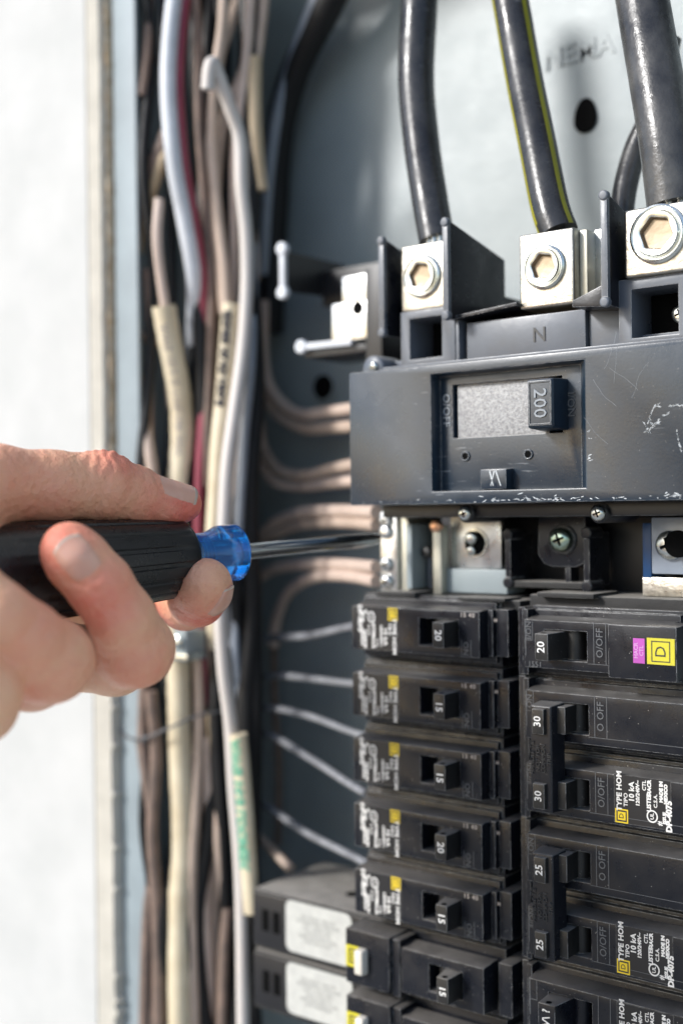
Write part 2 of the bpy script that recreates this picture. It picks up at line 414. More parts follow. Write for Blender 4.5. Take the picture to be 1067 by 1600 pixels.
text('raised_lettering', 'I/ON', 4.0, M['emboss'], fp, 13.8, -4.45, 102.2, 90, extrude=.25)
text('raised_lettering', 'O/OFF', 4.2, M['emboss_lite'], fp, -35.7, -4.45, 103.2, 90, extrude=.25)
for hx_, hz_ in ((-27.9,86.4),(-2.6,86.1)):
    bm = nb(); lathe(bm, (hx_,-4.3,hz_), [(0,1.9),(.5,1.8),(.62,1.55),(.5,1.3),(-2,1.2)], 20, caps=False); rr_ = obj('rivet_ring', bm, M['cover'], fp, smooth=60)
    bm = nb(); lathe(bm, (hx_,-4.35,hz_), [(-2,1.35),(.4,1.35)], 16); obj('rivet_hole', bm, M['dark'], rr_)
bm = nb(); box(bm, -19.5, -8.6, -8.8, -4, 74.05, 81.6, taper=(.3,.3)); tb = obj('latch_tab', bm, M['cover'], fp, .4)
# scuffs: small flakes of rubbed plastic along the cover's lower edge and at its right
def flakes(bm, n, fx, fz, y, s0, s1, rnd, ang=0):
    for _ in range(n):
        x, z = fx(), fz(); L_, W_ = rnd.uniform(s0, s1), rnd.uniform(.05, .22); a = R(ang + rnd.uniform(-35, 35))
        k = [(-L_,0), (-L_*.3, W_), (L_*.6, W_*.7), (L_, 0), (L_*.2, -W_)]
        pts = [(x+p*math.cos(a)-q*math.sin(a), z+p*math.sin(a)+q*math.cos(a)) for p, q in k]
        prism(bm, pts, y-.05, y+.05)
rn = random.Random(11); bm = nb()
flakes(bm, 46, lambda: rn.gauss(4, 11), lambda: 70.2+abs(rn.gauss(0, .7)), -10.02, .3, 1.3, rn)
flakes(bm, 30, lambda: rn.uniform(-72, 56), lambda: 70.0+abs(rn.gauss(0, .5)), -10.02, .15, .7, rn)
flakes(bm, 10, lambda: rn.gauss(52, 3), lambda: 70.6+abs(rn.gauss(0,.6)), -10.02, .3, 1.1, rn)
flakes(bm, 10, lambda: 22.6+abs(rn.gauss(0,.8)), lambda: rn.choice((92.5, 90, 84, 82.6))+rn.gauss(0,.5), -10.02, .2, .9, rn)
for pts in ([(43.5,94),(44.5,97),(46,99.3),(47.5,99.5)], [(42.5,91.5),(45,92.5),(48,95.6),(50.5,97)], [(44,96),(45,93.5),(47.4,94)], [(50,98.8),(53,99.2),(56,98.6)], [(53,91),(53.6,87.5),(54.4,85)], [(42,94.5),(43.5,92),(44,91)]):
    for (xa, za), (xb, zb) in zip(pts, pts[1:]):
        for k in range(7):
            t = rn.random(); x, z = xa+(xb-xa)*t, za+(zb-za)*t
            flakes(bm, 1, lambda: x, lambda: z+rn.gauss(0,.12), -10.02, .35, .95, rn, math.degrees(math.atan2(zb-za, xb-xa)))
obj('scuff_marks', bm, M['scuff'], cov, smooth=0)['kind'] = 'stuff'
bm = nb()
for xa, xb in ((-15.6,-14.2),(-13.8,-15.2),(-13.2,-11.2)):
    prism(bm, [(xa, 80.6), (xa+.5, 80.8), (xb+.3, 75.6), (xb, 75.4)], -8.9, -8.82)
obj('scratch_marks', bm, M['scuff'], tb, smooth=0)
rn = random.Random(5); bm = nb()
for k in range(6):          # hairline scratches
    x, z = rn.uniform(24, 50), rn.uniform(78, 114); a = rn.uniform(.5, 2.6)
    for q in range(14):
        x2, z2 = x+math.cos(a)*.9, z+math.sin(a)*.9; a += rn.uniform(-.16,.16)
        nx, nz = -math.sin(a)*.03, math.cos(a)*.03
        prism(bm, [(x-nx,z-nz),(x2-nx,z2-nz),(x2+nx,z2+nz),(x+nx,z+nz)], -10.04, -9.98); x, z = x2, z2
obj('hairline_scratches', bm, M['emboss_lite'], cov, smooth=0)['kind'] = 'stuff'
# lower body, cover screws in their bosses
box_obj('lower_body', (-70, 72, 3, 60, 64.6, 69.4), M['black'], mb, .5)
for c in ((-31.6, .8, 66.0), (20.8, .8, 65.6)):
    bm = nb(); lathe(bm, (c[0], 26, c[2]), [(0,3.4),(24.6,3.4),(25,3.0)], 24); bs = obj('screw_boss', bm, M['black'], mb, smooth=50)
    pan_screw(c, 2.55, bs)
bm = nb(); lathe(bm, (-69.8, 10, 121.3), [(0,5.0),(12,5.0),(12.6,4.3)], 28); bs = obj('screw_boss', bm, M['grey_plastic'], mb, smooth=50)
pan_screw((-69.0, -2.5, 122.0), 1.9, bs)
# upper deck
box_obj('upper_deck', (-66, 72, 6, 62, 119.4, 124.5), M['grey_plastic'], mb, .4)
box_obj('deck_lip', (-62, 72, -7, 6, 119.4, 120.6), M['grey_plastic'], mb, .3)
bm = nb(); boxhole(bm, (-58.5,-34.6),(120.7,141.5),(-54.5,-40.2),(123.4,138.6), 0, 16); obj('left_terminal_frame', bm, M['grey_plastic'], mb, .4)['label'] = 'dark terminal window frame under the left lug'
box_obj('terminal_cavity', (-57,-37,15.8,18,121,141), M['dark'], mb, 0)
npl = box_obj('neutral_plate', (-30.8, 16.2, 2, 14, 120.7, 134.8), M['grey_plastic'], mb, .5)
text('raised_letter', 'N', 7.2, M['emboss_dark'], npl, -1.2, 1.85, 127.6, 0, extrude=.2)
box_obj('end_plate', (16.6, 29.2, 4, 16, 120.7, 135.2), M['grey_plastic'], mb, .5)
box_obj('deck_rib', (-34.2, -32.9, 0, 10, 120.7, 136), M['grey_plastic'], mb, .3)
bm = nb(); boxhole(bm, (30.2, 72),(120.7,142),(34.8,50.6),(122.6,138.4), -2, 14); obj('right_terminal_frame', bm, M['grey_plastic'], mb, .5)
bm = nb(); box(bm, 34,52,13.6,16,121,140); tcv = obj('terminal_cavity', bm, M['dark'], mb)
pan_screw((46.6, 10, 130.6), 3.0, tcv, M['zinc'])
# barriers between the lugs: thin plates with bulbed front edges
def barrier(x, y0, y1, z0, z1, zback, m, lab=None, th=1.8):
    bm = nb(); prism_x(bm, [(y0, z0), (y0, z1), (y1, zback), (y1, z0)], x-th/2, x+th/2)
    o = obj('barrier', bm, m, mb, .25)
    bm = nb()
    for z in (z0+1, z1-1): lathe(bm, (x, y0+1.2, z), [(0,1.7),(2,1.7),(2.3,1.3)], 16)
    box(bm, x-th*.62, x+th*.62, y0-.5, y0+1.5, z0+1, z1-1)
    obj('edge_bead', bm, M['grey_plastic'], o, .15)
    if lab: o['label'] = lab
barrier(-64, -4, 22, 133, 169.5, 163, M['plastic'])
barrier(-34.2, -6, 34, 136, 171.5, 163, M['plastic'], 'tall dark barrier between the left and middle lugs')
barrier(29.4, -10, 24, 133, 169.5, 160, M['plastic'])
bm = nb(); prism(bm, [(-33,136.2),(-8,138.2),(-8,139.4),(-33,137.4)], -2, 26); obj('barrier_shelf', bm, M['plastic'], mb, .2)
bm = nb(); prism(bm, [(28.8,133),(28.8,141),(16,136.4),(16,134.2)], -7, 10); obj('barrier_foot', bm, M['plastic'], mb, .4)
box_obj('lug_mount', (-62,-36,18,60,124.6,150), M['black'], mb, .4)
box_obj('lug_mount', (-31,28,18,60,124.6,143), M['black'], mb, .4)
box_obj('lug_mount', (31,72,18,60,124.6,146), M['black'], mb, .4)
lug((-59.6,-39.9, 2, 22, 141.8, 166.4), (-49.6, 2, 154.2), 7.3, mb, 'left aluminium lug holding the leftmost black feeder cable')
lug((-8.8, 12.2, 2, 20, 137.2, 163.2), (1.4, 2, 150.8), 7.0, mb, 'middle aluminium lug above the raised N')
lug((33.4, 60, -4, 20, 142.0, 164.0), (45.2, -4, 154.6), 8.6, mb, 'right aluminium lug with tan hexagonal socket')
ns = box_obj('neutral_strap', (15.0, 27.8, 12, 26, 139.5, 163.4), M['tin'], mb, .5)
box_obj('lug_flute', (12.3, 15.2, 6, 20, 139, 162.6), M['cream_metal'], mb, .5)
bm = nb(); lathe(bm, (23,12,150), [(0,4.4),(.8,4.2),(1.2,3.4)], 20); obj('strap_screw', bm, M['alu'], ns, smooth=50)
pan_screw((60,-4,154), 3, mb)  # beyond the right lug's socket

# neutral terminal with its two holders at the left of the lugs
nl = thing('neutral_terminal', 'bright aluminium terminal block with black ribbed holders, left of the left lug', 'terminal block')
bm = nb(); box(bm, -117.5,-97, 33, 50, 139.2, 155.5); box(bm, -114,-95, 36, 50, 155.5, 167)
tbk = obj('block', bm, M['tin'], nl, .8)
bm = nb(); lathe(bm, (-103.5, 33, 152.5), [(0,3.0),(.15,3.0)], 20); obj('wire_hole', bm, M['dark'], tbk)
bm = nb(); prism_x(bm, [(30,163.5),(30,181.5),(74,181.5),(74,166)], -142.2,-140.8); br = obj('holder_arm', bm, M['black'], nl, .2)
bm = nb(); box(bm, -142.8,-140.2,28.6,31,163,182)
for z in (163, 182): lathe(bm, (-141.5, 31, z), [(0,2.9),(2.6,2.9),(3,2.3)], 18)
obj('lit_arm_bead', bm, M['w_ltgrey'], br, .2)  # end of a black rib, coloured pale for its sunlit highlight
box_obj('holder_bar', (-141,-96,56,66,160,176), M['black'], nl, .5)
bm = nb(); box(bm, -131,-98,31,60,133.8,136.6); sh = obj('holder_shelf', bm, M['black'], nl, .3)
bm = nb(); prism(bm, [(-131,137.0),(-131,139.6),(-104,139.2),(-104,136.6)], 28.6, 31); lathe(bm, (-131.2,31,138.4), [(0,3.0),(2.6,3.0),(3,2.4)], 18)
obj('lit_shelf_bead', bm, M['w_ltgrey'], sh, .2)  # pale colour paints the highlight on the black shelf's front edge
box_obj('holder_post', (-98,-90,31,60,120,168), M['black'], nl, .4)

# ================================================================== BUS AND TERMINALS UNDER THE MAIN BREAKER
bs_ = thing('bus_assembly', 'dusty black plastic bus carrier with bright metal terminals between main breaker and upper breakers', 'bus assembly')
box_obj('base_pan', (-84, 72, 62, 84, -330, 140), M['black'], bs_, .5)
box_obj('carrier_wall', (-58, 72, 40, 61.8, 36, 64), M['black'], bs_, .4)
# carrier ledge, dusty
bm = nb(); box(bm, -80,-16,12,61,30.6,34.2); box(bm, -78,-60,9,30,33.9,36.2); box(bm,-40,-20,8,20,33.9,35.2)
obj('carrier_ledge', bm, M['dusty'], bs_, .5)
bm = nb(); box(bm, -13,72,14,61,30.8,36.6); box(bm, -8,14,10,30,36,37.8); obj('carrier_ledge', bm, M['dusty'], bs_, .5)
pst = box_obj('bus_post', (-57.4,-53.6,18,24,35,61.5), M['cream_metal'], bs_, .5)
bm = nb(); lathe(bm, (-55.4,19,61.2), [(0,2.3),(2.4,2.3),(2.8,1.7)], 20); obj('post_rivet', bm, M['copper'], pst, smooth=50)
tp = box_obj('terminal_plate', (-53.0,-30.6,24,27,45,66), M['tin'], bs_, .8)
bm = nb(); lathe(bm, (-41.6,23.9,54.6), [(0,5.6),(.5,5.4),(.5,4.6)], 28, caps=False); obj('plate_ring', bm, M['zinc'], tp, smooth=50)
bm = nb(); lathe(bm, (-41.6,23.9,54.6), [(0,4.7),(.3,4.7)], 24); obj('plate_opening', bm, M['dark'], tp)
pan_screw((-43.0,23.5,56.6), 2.6, tp, M['zinc'], h=1.8, slot=False); pan_screw((-43.2,23.5,51.8), 2.0, tp, M['zinc'], h=1.4, slot=False)
box_obj('bus_bar', (-54,-27,22,36,35.6,44.8), M['steel_paint'], bs_, .6)
def post(x, z0, z1, y=20):
    bm = nb(); box(bm, x-1.1,x+1.1,y,y+16,z0,z1)
    for z in (z0, z1): lathe(bm, (x,y+10,z), [(0,2.1),(10.3,2.1),(10.6,1.7)], 18)
    obj('divider_post', bm, M['plastic'], bs_, .15)
post(-25.4, 40.2, 58); post(6.6, 39.6, 58.6)
box_obj('divider_foot', (-25, 6.5, 20.5, 34, 38.6, 40.8), M['dusty'], bs_, .3)
bm = nb()
pts = [(-13.4,64.5),(-14.2,51),(-11.4,47.2),(-8,46.2),(1,46.2),(4,47.4),(6.0,51),(5.0,64.5)]
prism(bm, pts, 22, 34); bxs = obj('screw_housing', bm, M['plastic'], bs_, .8)
bm = nb(); lathe(bm, (-3.6,22,56.2), [(-1,5.6),(.8,5.6),(1.2,5.0),(.4,4.8)], 24); obj('housing_ring', bm, M['black'], bxs, smooth=50)
pan_screw((-3.8,21.6,56.2), 4.2, bxs, M['green_zinc'], h=3.2)
box_obj('housing_stem', (-3.4,-1.4,23,30,40.8,46.2), M['plastic'], bs_, .2)
rb = box_obj('blue_insert', (26.8,30.0,22,34,43,62), M['blue_plastic'], bs_, .4)
rt = box_obj('terminal_plate', (30.4,54,21,24,44.5,64), M['w_bluegrey'], bs_, .8)
pan_screw((37.5,21,54.5), 5.0, rt, M['zinc'], h=3)
bm = nb(); lathe(bm, (41.5,18,55), [(0,4.6),(1,4.6),(1.4,4.0)], 24); obj('black_washer', bm, M['dark'], rt)
box_obj('bus_bar', (26.5,56,22,36,36.7,43.4), M['alu'], bs_, .6)
# odds in the gap left of the post
box_obj('terminal_clip', (-67,-64.5,14,30,37,62), M['steel_paint'], bs_, .4)
bm = nb(); lathe(bm, (-61.5,22,51), [(0,2.0),(3,2.0),(3.4,1.3)], 16); obj('clip_screw', bm, M['plastic_brown'], bs_, smooth=50)
box_obj('clip_stem', (-62.4,-60.8,22,28,37,50), M['grey_plastic'], bs_, .2)
# ground bar
gb = thing('grounding_bar', 'bright aluminium terminal bar with screws, where the screwdriver tip points', 'terminal bar')
br_ = box_obj('bar', (-79.6,-71.4,14,26,35.5,67), M['tin'], gb, 1.0)
for z in (63.5, 59.2, 46.4, 39.5): 
    pan_screw((-76.2,13.9,z), 2.9, br_, M['tin'], h=2.0, slot=(z != 59.2))
box_obj('bar_bracket', (-71.2,-67.4,16,40,35.6,66), M['cream_metal'], gb, .4)

# ================================================================== CIRCUIT BREAKERS
# local frame: u = +x runs outward from the column's inner end; left column turned half a circle about y
def housing(parent, z=0, ulen=58, tail=5.5, base=True, win=(8.2,24.3), face_h=9.2, m=None):
    m = m or M['plastic']
    bm = nb(); boxhole(bm, (0, ulen), (z-face_h, z+face_h), win and (win[0], win[1]), (z-5.1, z+5.1), 0, 9, taper=(.5,.9))
    f = obj('face', bm, m, parent, .35)
    box_obj('switch_well', (win[0]-1, win[1]+1, 9.1, 11, z-6, z+6), M['dark'], parent, 0)
    bm = nb(); box(bm, -2.2, ulen+1.4, 11.2, 60, z-12.45, z+12.45); box(bm, -1.2, ulen+.6, 9, 12, z-11.2, z+11.2)
    obj('case', bm, m, parent, .5)
    if tail:
        bm = nb(); box(bm, -tail-2.4, -2.4, 6.4, 50, z-9.4, z+8.6, taper=(.3,.5)); box(bm, -2.3, -.2, 4.6, 9, z-8.8, z+8.2)
        obj('clip_end', bm, m, parent, .35)
    bm = nb()                                                 # terminal end steps
    for (a, b, y, zz, hh) in ((1.6,4.4,14,5.5,4.5),(1.6,3.4,12,-5,3.8),(4.4,6.4,20,0,7)):
        box(bm, ulen+a, ulen+b, y, 55, z+zz-hh, z+zz+hh)
    obj('terminal_end', bm, M['grey_plastic'], parent, .5)
    return f
def handle(parent, txt, z=0, u=(9.0,14.0), y=-8.2, m=None, dot=True, textside=-90):
    m = m or M['plastic_brown']
    bm = nb(); prism_x_pts = [(y, z-4.7), (y, z+4.5), (6, z+5.0), (6, z-5.0)]
    a = [bm.verts.new(Vector((xx, yy, zz))*S) for xx, yy, zz in ((u[0],y,z-4.6),(u[1],y,z-4.6),(u[1],y,z+4.6),(u[0],y,z+4.6))]
    b = [bm.verts.new(Vector((xx, yy, zz))*S) for xx, yy, zz in ((u[0]-.6,7,z-4.95),(u[1]+3.0,7,z-4.95),(u[1]+3.0,7,z+4.95),(u[0]-.6,7,z+4.95))]
    bm.faces.new(a); bm.faces.new(b[::-1])
    for i in range(4): j = (i+1) % 4; bm.faces.new((a[j],a[i],b[i],b[j]))
    h = obj('handle', bm, m, parent, .45, seg=2)
    bm = nb(); lathe(bm, (u[1]+3.4, 5.5, z-4.9), [(0,3.6),(9.8,3.6)], 20, axis=(0,0,1)); obj('barrel', bm, m, h, smooth=50)
    if dot:
        bm = nb(); lathe(bm, ((u[0]+u[1])/2, (y+1.8), z+ (4.5 if textside < 0 else -4.5)), [(0,1.05),(.2,1.05)], 14, axis=(0,0,1 if textside < 0 else -1)); obj('dimple', bm, M['dark'], h)
    if txt:
        text('rating_mark', txt, 4.0, M['white_ink'], h, (u[0]+u[1])/2, y-.08, z, textside, extrude=.02, bold=.06)
    return h
LBL = [('TYPE HOM', 27.6, 3.0), ('TIPO', 30.2, 2.2), ('10 kA', 32.6, 2.8), ('120/240V~', 35.2, 2.2)]
def print_label(parent, z=0, u0=27.5, seed=1, lite=False, sq='yellow'):
    """white print running up the breaker: type, rating, listing marks; yellow square mark at its foot (local -z)"""
    m = M['white_ink']
    bm = nb(); a = u0; zz = z-8.0
    box(bm, a-.6, a+22.0, -.06, .02, z-8.6, z+8.4); pl = obj('label', bm, M['black'], parent, 0, smooth=0)
    t = lambda s, size, du, dz, **k: text('label_print', s, size, m, pl, a+du, -.12, z+dz, -90, extrude=.01, bold=k.pop('bold', .05), **k)
    t('TYPE HOM', 2.9, 1.6, 2.6, bold=.09); t('TIPO', 2.2, 4.2, -.2); t('10 kA', 2.9, 6.6, 2.8, bold=.1); t('120/240V~', 2.0, 9.0, 2.6, bold=.08)
    t('CTL', 2.0, 11.6, 5.6); t('HACR', 2.0, 13.6, 5.0, bold=.1); t('LISTED', 2.2, 13.4, .2, bold=.1); t('C.S.A.', 1.9, 16.0, .8)
    t('MADE IN', 1.8, 18.2, 4.2, bold=.12); t('MEXICO', 1.8, 20.0, 3.6, bold=.12)
    bm = nb(); lathe(bm, ((a+14.6)*1, 0, z-4.6), [(.1,2.2),(.16,2.2),(.16,1.7),(.1,1.7)], 24, caps=False); obj('listing_ring', bm, m, pl)
    text('label_print', 'UL', 1.9, m, pl, a+14.6, -.12, z-4.6, -90, extrude=.01, bold=.05)
    text('label_print', '#', 2.6, m, pl, a+17.6, -.12, z-6.6, -90, extrude=.01, bold=.05)
    t('ISSUE', 1.7, 19.4, -4.6, bold=.1); t('DP-4075', 3.0, 21.0+.2, -4.0+.2, bold=.16)
    bm = nb(); box(bm, a-.2, a+5.0, -.10, .02, z-8.5, z-3.6); y = obj('yellow_mark', bm, M['yellow'], pl, 0, smooth=0)
    bm = nb(); boxhole(bm, (a+.3,a+4.5),(z-8.0,z-4.1),(a+.8,a+4.0),(z-7.5,z-4.6),-.13,-.02); obj('mark_outline', bm, M['ink'], y, smooth=0)
    text('mark_letter', 'D', 2.6, M['ink'], y, a+2.4, -.14, z-6.05, -90, extrude=.01, bold=.02)
    pl.scale = (.88, 1, .95); pl.location.x = (a*(1-.88) + .6)*S
    return pl
def engraved(parent, z, wide=58, wornoff='O/OFF', on='I/ON'):
    bm = nb()                                                  # fine raised lines framing the legends
    for (a, b, c, d) in ((.9,1.15,-4.2,8),(3.6,3.8,1.2,8),(26.8,27.0,-5.5,8.4),(31.2,31.4,-5.5,8.4)):
        box(bm, a, b, -.10, .02, z+c, z+d)
    box(bm, .9,3.8,-.1,.02,z+1.1,z+1.3); box(bm, 24.6, wide-1, -.08, .02, z-5.7, z-5.55)
    o = tag(obj('raised_lines', bm, M['emboss'], parent, 0, smooth=0), kind='stuff')
    text('raised_lettering', wornoff, 3.5, M['emboss'], o, 29.1, -.1, z+1.6, -90, extrude=.06)
    text('raised_lettering', on, 3.0, M['emboss'], o, 2.3, -.1, z+4.6, -90, extrude=.06)

# ---- right column (not turned); its inner ends at X = -8
def breaker_r(zc, name, label, cat='circuit breaker', group='breakers in the right column'):
    return thing(name, label, cat, (-8, 0, zc), 0, group)
rb1 = breaker_r(20.6, 'circuit_breaker', 'single-pole breaker rated 20 with purple mark and large yellow square logo, top of right column')
housing(rb1, 0, 53, tail=0); handle(rb1, '20', 0)
bm = nb(); box(bm, -2.6, -.4, 4, 40, -11.5, 11.5); box(bm, -5, -2.4, 5.5, 40, -11.8, 12); obj('inner_rim', bm, M['plastic'], rb1, .35)
bm = nb(); box(bm, 32.6, 57.2, -2.2, 8.8, -9.9, 8.9, taper=(.4,.5)); sp_ = obj('raised_block', bm, M['plastic'], rb1, .7)
engraved(rb1, 0, 33); text('raised_lettering', '1551', 2.8, M['emboss'], rb1, 4.6, -.1, -7.2, 0, extrude=.06)
pm = box_obj('purple_mark', (42.0,46.0,-2.32,-2.1,-3.9,4.2), M['purple'], sp_, 0, smooth=0)
text('mark_print', 'HACR\nCTL', 1.9, M['purple_ink'], pm, 44.0, -2.36, .2, -90, extrude=.01, bold=.05)
ym = box_obj('yellow_mark', (46.8,56.2,-2.34,-2.1,-3.9,4.6), M['yellow_dull'], sp_, 0, smooth=0)
bm = nb(); boxhole(bm, (48.3,54.7),(-3.1,3.7),(48.65,54.35),(-2.75,3.35),-2.38,-2.2); obj('mark_outline', bm, M['ink'], ym, smooth=0)
text('mark_letter', 'D', 5.2, M['ink'], ym, 51.6, -2.39, .3, -90, extrude=.01)

def two_pole(zc, rating, label, offs=('O OFF','O/OFF'), dirt=0):
    t = breaker_r(zc, 'double_breaker', label)
    for k, z in enumerate((12.7, -12.7)):
        housing(t, z, 63, tail=0, win=(8.2, 24.6))
        engraved(t, z, 63, offs[k], 'ON' if k == 0 else 'I/ON')
        bm = nb(); lathe(bm, (18.4, 5.6, z-4.9), [(0,3.6),(9.8,3.6)], 20, axis=(0,0,1)); obj('barrel', bm, M['plastic_brown'], t, smooth=50)
        box_obj('handle_neck', (13.2, 19, -6, 6, z-4.6, z+4.6), M['plastic_brown'], t, .4)
    bm = nb(); box(bm, -2.4, -.4, 4, 40, -24.5, 24.5); box(bm, -5, -2.4, 5.5, 40, -24.9, 25); obj('inner_rim', bm, M['plastic'], t, .35)
    bm = nb(); box(bm, 7.0, 16.4, -9.6, -1.2, -18.6, 18.2, taper=(.7,.5)); bar = obj('handle_tie', bm, M['plastic'], t, .7, seg=3)
    for z in (12.6, -12.5):
        bm = nb(); box(bm, 9.0, 13.9, -11.2, -9.0, z-4.6, z+4.4, taper=(.3,.3)); b_ = obj('rating_block', bm, M['plastic_brown'], bar, .3)
        text('rating_mark', rating, 3.7, M['white_ink'], b_, 11.4, -11.26, z, -90, extrude=.02, bold=.07)
    bm = nb(); box(bm, 8.4, 14.6, -9.9, -9.4, -7.2, 7.4); 
    text('raised_lettering', 'HANDLE TIE\nNOT FOR\nCOMMON\nTRIP', 2.1, M['emboss_dark'], bar, 11.8, -9.78, 0, -90, extrude=.22); bm.free()
    print_label(t, -12.7, 33.5)
    return t
two_pole(-16.7, '30', 'double-pole breaker with two handles marked 30 tied together, second in right column')
two_pole(-66.6, '25', 'double-pole breaker with two handles marked 25 tied together, third in right column', offs=('O OFF','O/OFF'))
rb4 = breaker_r(-104.4, 'circuit_breaker', 'breaker cut off by bottom edge of right column, its worn rating unreadable', group='breakers in the right column')
housing(rb4, 0, 63, tail=0, win=(8.2,24.6)); handle(rb4, 'V\\ ?', -.2, u=(8.6,15), m=M['plastic']); engraved(rb4, 0, 63, '', '')
bm = nb(); box(bm, -2.4, -.4, 4, 40, -11.5, 11.5); box(bm, -5, -2.4, 5.5, 40, -11.8, 12); obj('inner_rim', bm, M['plastic'], rb4, .35)
print_label(rb4, 0, 33.5)

# ---- left column, turned half a circle; inner ends at X = -25.5
ratings = ['20','15','15','20','15']; zc_l = [22.4,-3.2,-28.6,-53.8,-79.2]
labs = ['single-pole breaker rated 20, topmost in left column under the metal terminals',
        'single-pole breaker rated 15, second from top in left column',
        'single-pole breaker rated 15, third from top and middle of five narrow left breakers',
        'single-pole breaker rated 20, fourth in left column between two rated 15',
        'single-pole breaker rated 15, lowest narrow one just above the white-labelled breaker']
proto = None
for rt_, z, lb in zip(ratings, zc_l, labs):
    if proto is None:
        t = proto = thing('circuit_breaker', lb, 'circuit breaker', (-25.3, 0, z), math.pi, 'narrow breakers in the left column')
        housing(t, 0, 58.5, tail=5.5, win=(9.4, 26.6)); handle(t, '', 0, u=(10.4,15.2), textside=90)
        pl_ = print_label(t, 0, 33.5); pl_.scale = (.82, 1, .97); pl_.location.x = (33.5*(1-.82) + 3.0)*S
        text('position_print', '15 40', 2.3, M['faded_ink'], t, 5.4, -.08, -6.9, 180, extrude=.01, bold=.06, space=1.2)
        bm = nb(); 
        for (a,b,c,d) in ((4,4.2,2,8.4),(8,8.2,2,8.4)): box(bm, a,b,-.08,.02,c,d)
        obj('raised_lines', bm, M['emboss'], t, 0, smooth=0)['kind'] = 'stuff'
        text('raised_lettering', 'NO', 3.2, M['emboss'], t, 6.1, -.08, 5.2, 90, extrude=.05)
        text('position_print', 'H', 1.8, M['faded_ink'], t, -4.2, 3.5, -5.2, 180, extrude=.02, bold=.05)
    else:
        t = copy_tree(proto); t.location = Vector((-25.3, 0, z))*S; t['label'] = lb
for t, rt_ in [(t_, ratings[i]) for i, t_ in enumerate(sorted([o for o in bpy.data.objects if o.get('group') == 'narrow breakers in the left column'], key=lambda o: -o.location.z))]:
    hh = [c for c in t.children if c.name.split('.')[0] == 'handle'][0]
    # rating reads top to bottom in the left column: -90 in the turned frame
    text('rating_mark', rt_, 4.0, M['white_ink'], hh, 12.8, -8.28, 0, -90, extrude=.02, bold=.08)

# ---- the two long breakers with test buttons at the foot of the left column
def long_breaker(zc, label, rating='15'):
    t = thing('test_button_breaker', label, 'circuit breaker', (-25.3, 0, zc), math.pi, 'long breakers with test buttons')
    bm = nb(); boxhole(bm, (0, 37), (-9.2, 9.2), (9.4, 24), (-5.1, 5.1), 0, 9, taper=(.5,.9)); obj('face', bm, M['plastic'], t, .35)
    box_obj('switch_well', (8.4, 25, 9.1, 11, -6, 6), M['dark'], t, 0)
    bm = nb(); box(bm, -2.2, 60, 11.2, 60, -12.45, 12.45); obj('case', bm, M['plastic'], t, .5)
    bm = nb(); box(bm, -8, -2.6, 5.4, 50, -9.6, 9.4); obj('clip_end', bm, M['plastic'], t, .35)
    handle(t, '', 0, u=(10.4,15.2), textside=90)
    text('rating_mark', rating, 3.8, M['white_ink'], [c for c in t.children if c.name.startswith('handle')][0], 12.8, -8.28, 0, -90, extrude=.02, bold=.07)
    bm = nb(); box(bm, 36.8, 40.5, -.6, 11, -11, 10.5); box(bm, 40, 61.5, -2.4, 11.1, -12, 9.6, taper=(.4,.4)); blk = obj('test_block', bm, M['plastic'], t, .6)
    ym = box_obj('yellow_mark', (52.6, 60.8, -2.55, -2.3, -5.4, 2.8), M['yellow_dull'], blk, 0, smooth=0)
    bm = nb(); boxhole(bm, (54,59.4),(-4.2,1.4),(54.6,58.8),(-3.6,.8),-2.62,-2.5); boxhole(bm, (55.4,58),(-2.8,0),(55.8,57.6),(-2.4,-.4),-2.62,-2.5); obj('mark_outline', bm, M['ink'], ym, smooth=0)
    bm = nb(); box(bm, 50.2, 54.6, -6.2, -2.2, -5.6, 4.2, taper=(.3,.3)); obj('test_button', bm, M['button'], blk, .9, seg=3)
    # long body with the white label
    bm = nb(); box(bm, 60.2, 122, 12, 60, -12.4, 12.45); box(bm, 70, 100, 60, 80, -10, 12)
    obj('long_body', bm, M['dusty'], t, .9)
    box_obj('body_front', (61.8, 121, 10.6, 12.2, -11.4, 10.8), M['black'], t, .6)
    bm = nb()
    pts = []
    for cx, cz, a0 in ((99.6,6.6,0),(71,6.6,90),(71,-8.6,180),(99.6,-8.6,270)):
        for k in range(5):
            a = R(a0 + k*22.5); pts.append((cx+3*math.cos(a), cz+3*math.sin(a)))
    prism(bm, pts, 10.45, 10.65); lb = obj('paper_label', bm, M['paper'], t, 0, smooth=0)
    rn = random.Random(3)
    words = 'ARC FAULT CIRCUIT\nINTERRUPTER TYPE HOM\nCAFI 1 POLE 120V~\n10 kA 60 Hz 75C\nWIRE 14-8 AWG CU/AL\nTEST MONTHLY'
    text('label_print', words, 2.0, M['grey_ink'], lb, 85.4, 10.4, -1, 180, extrude=.01, bold=.05)
    for ux in (108, 114):
        bm = nb(); box(bm, ux-1.8, ux+1.8, 10.3, 10.8, -5, 4); obj('vent_recess', bm, M['dark'], t, .2)
    bm = nb(); lathe(bm, (82, 30, -12.2), [(0,3.2),(.4,3.2)], 18, axis=(0,0,-1)); obj('top_hole', bm, M['dark'], t)
    bm = nb(); lathe(bm, (76, 56, -12), [(0,6),(5,5),(9,1.6),(13,.8)], 16, axis=(0,0,-1)); obj('wire_spout', bm, M['dusty'], t, smooth=50)
    return t
long_breaker(-105.4, 'long dusty breaker with white paper label and pale test button, upper of the two', '15')
long_breaker(-131.2, 'long dusty breaker cut off by the bottom edge, lower of the two white-labelled ones', '15')

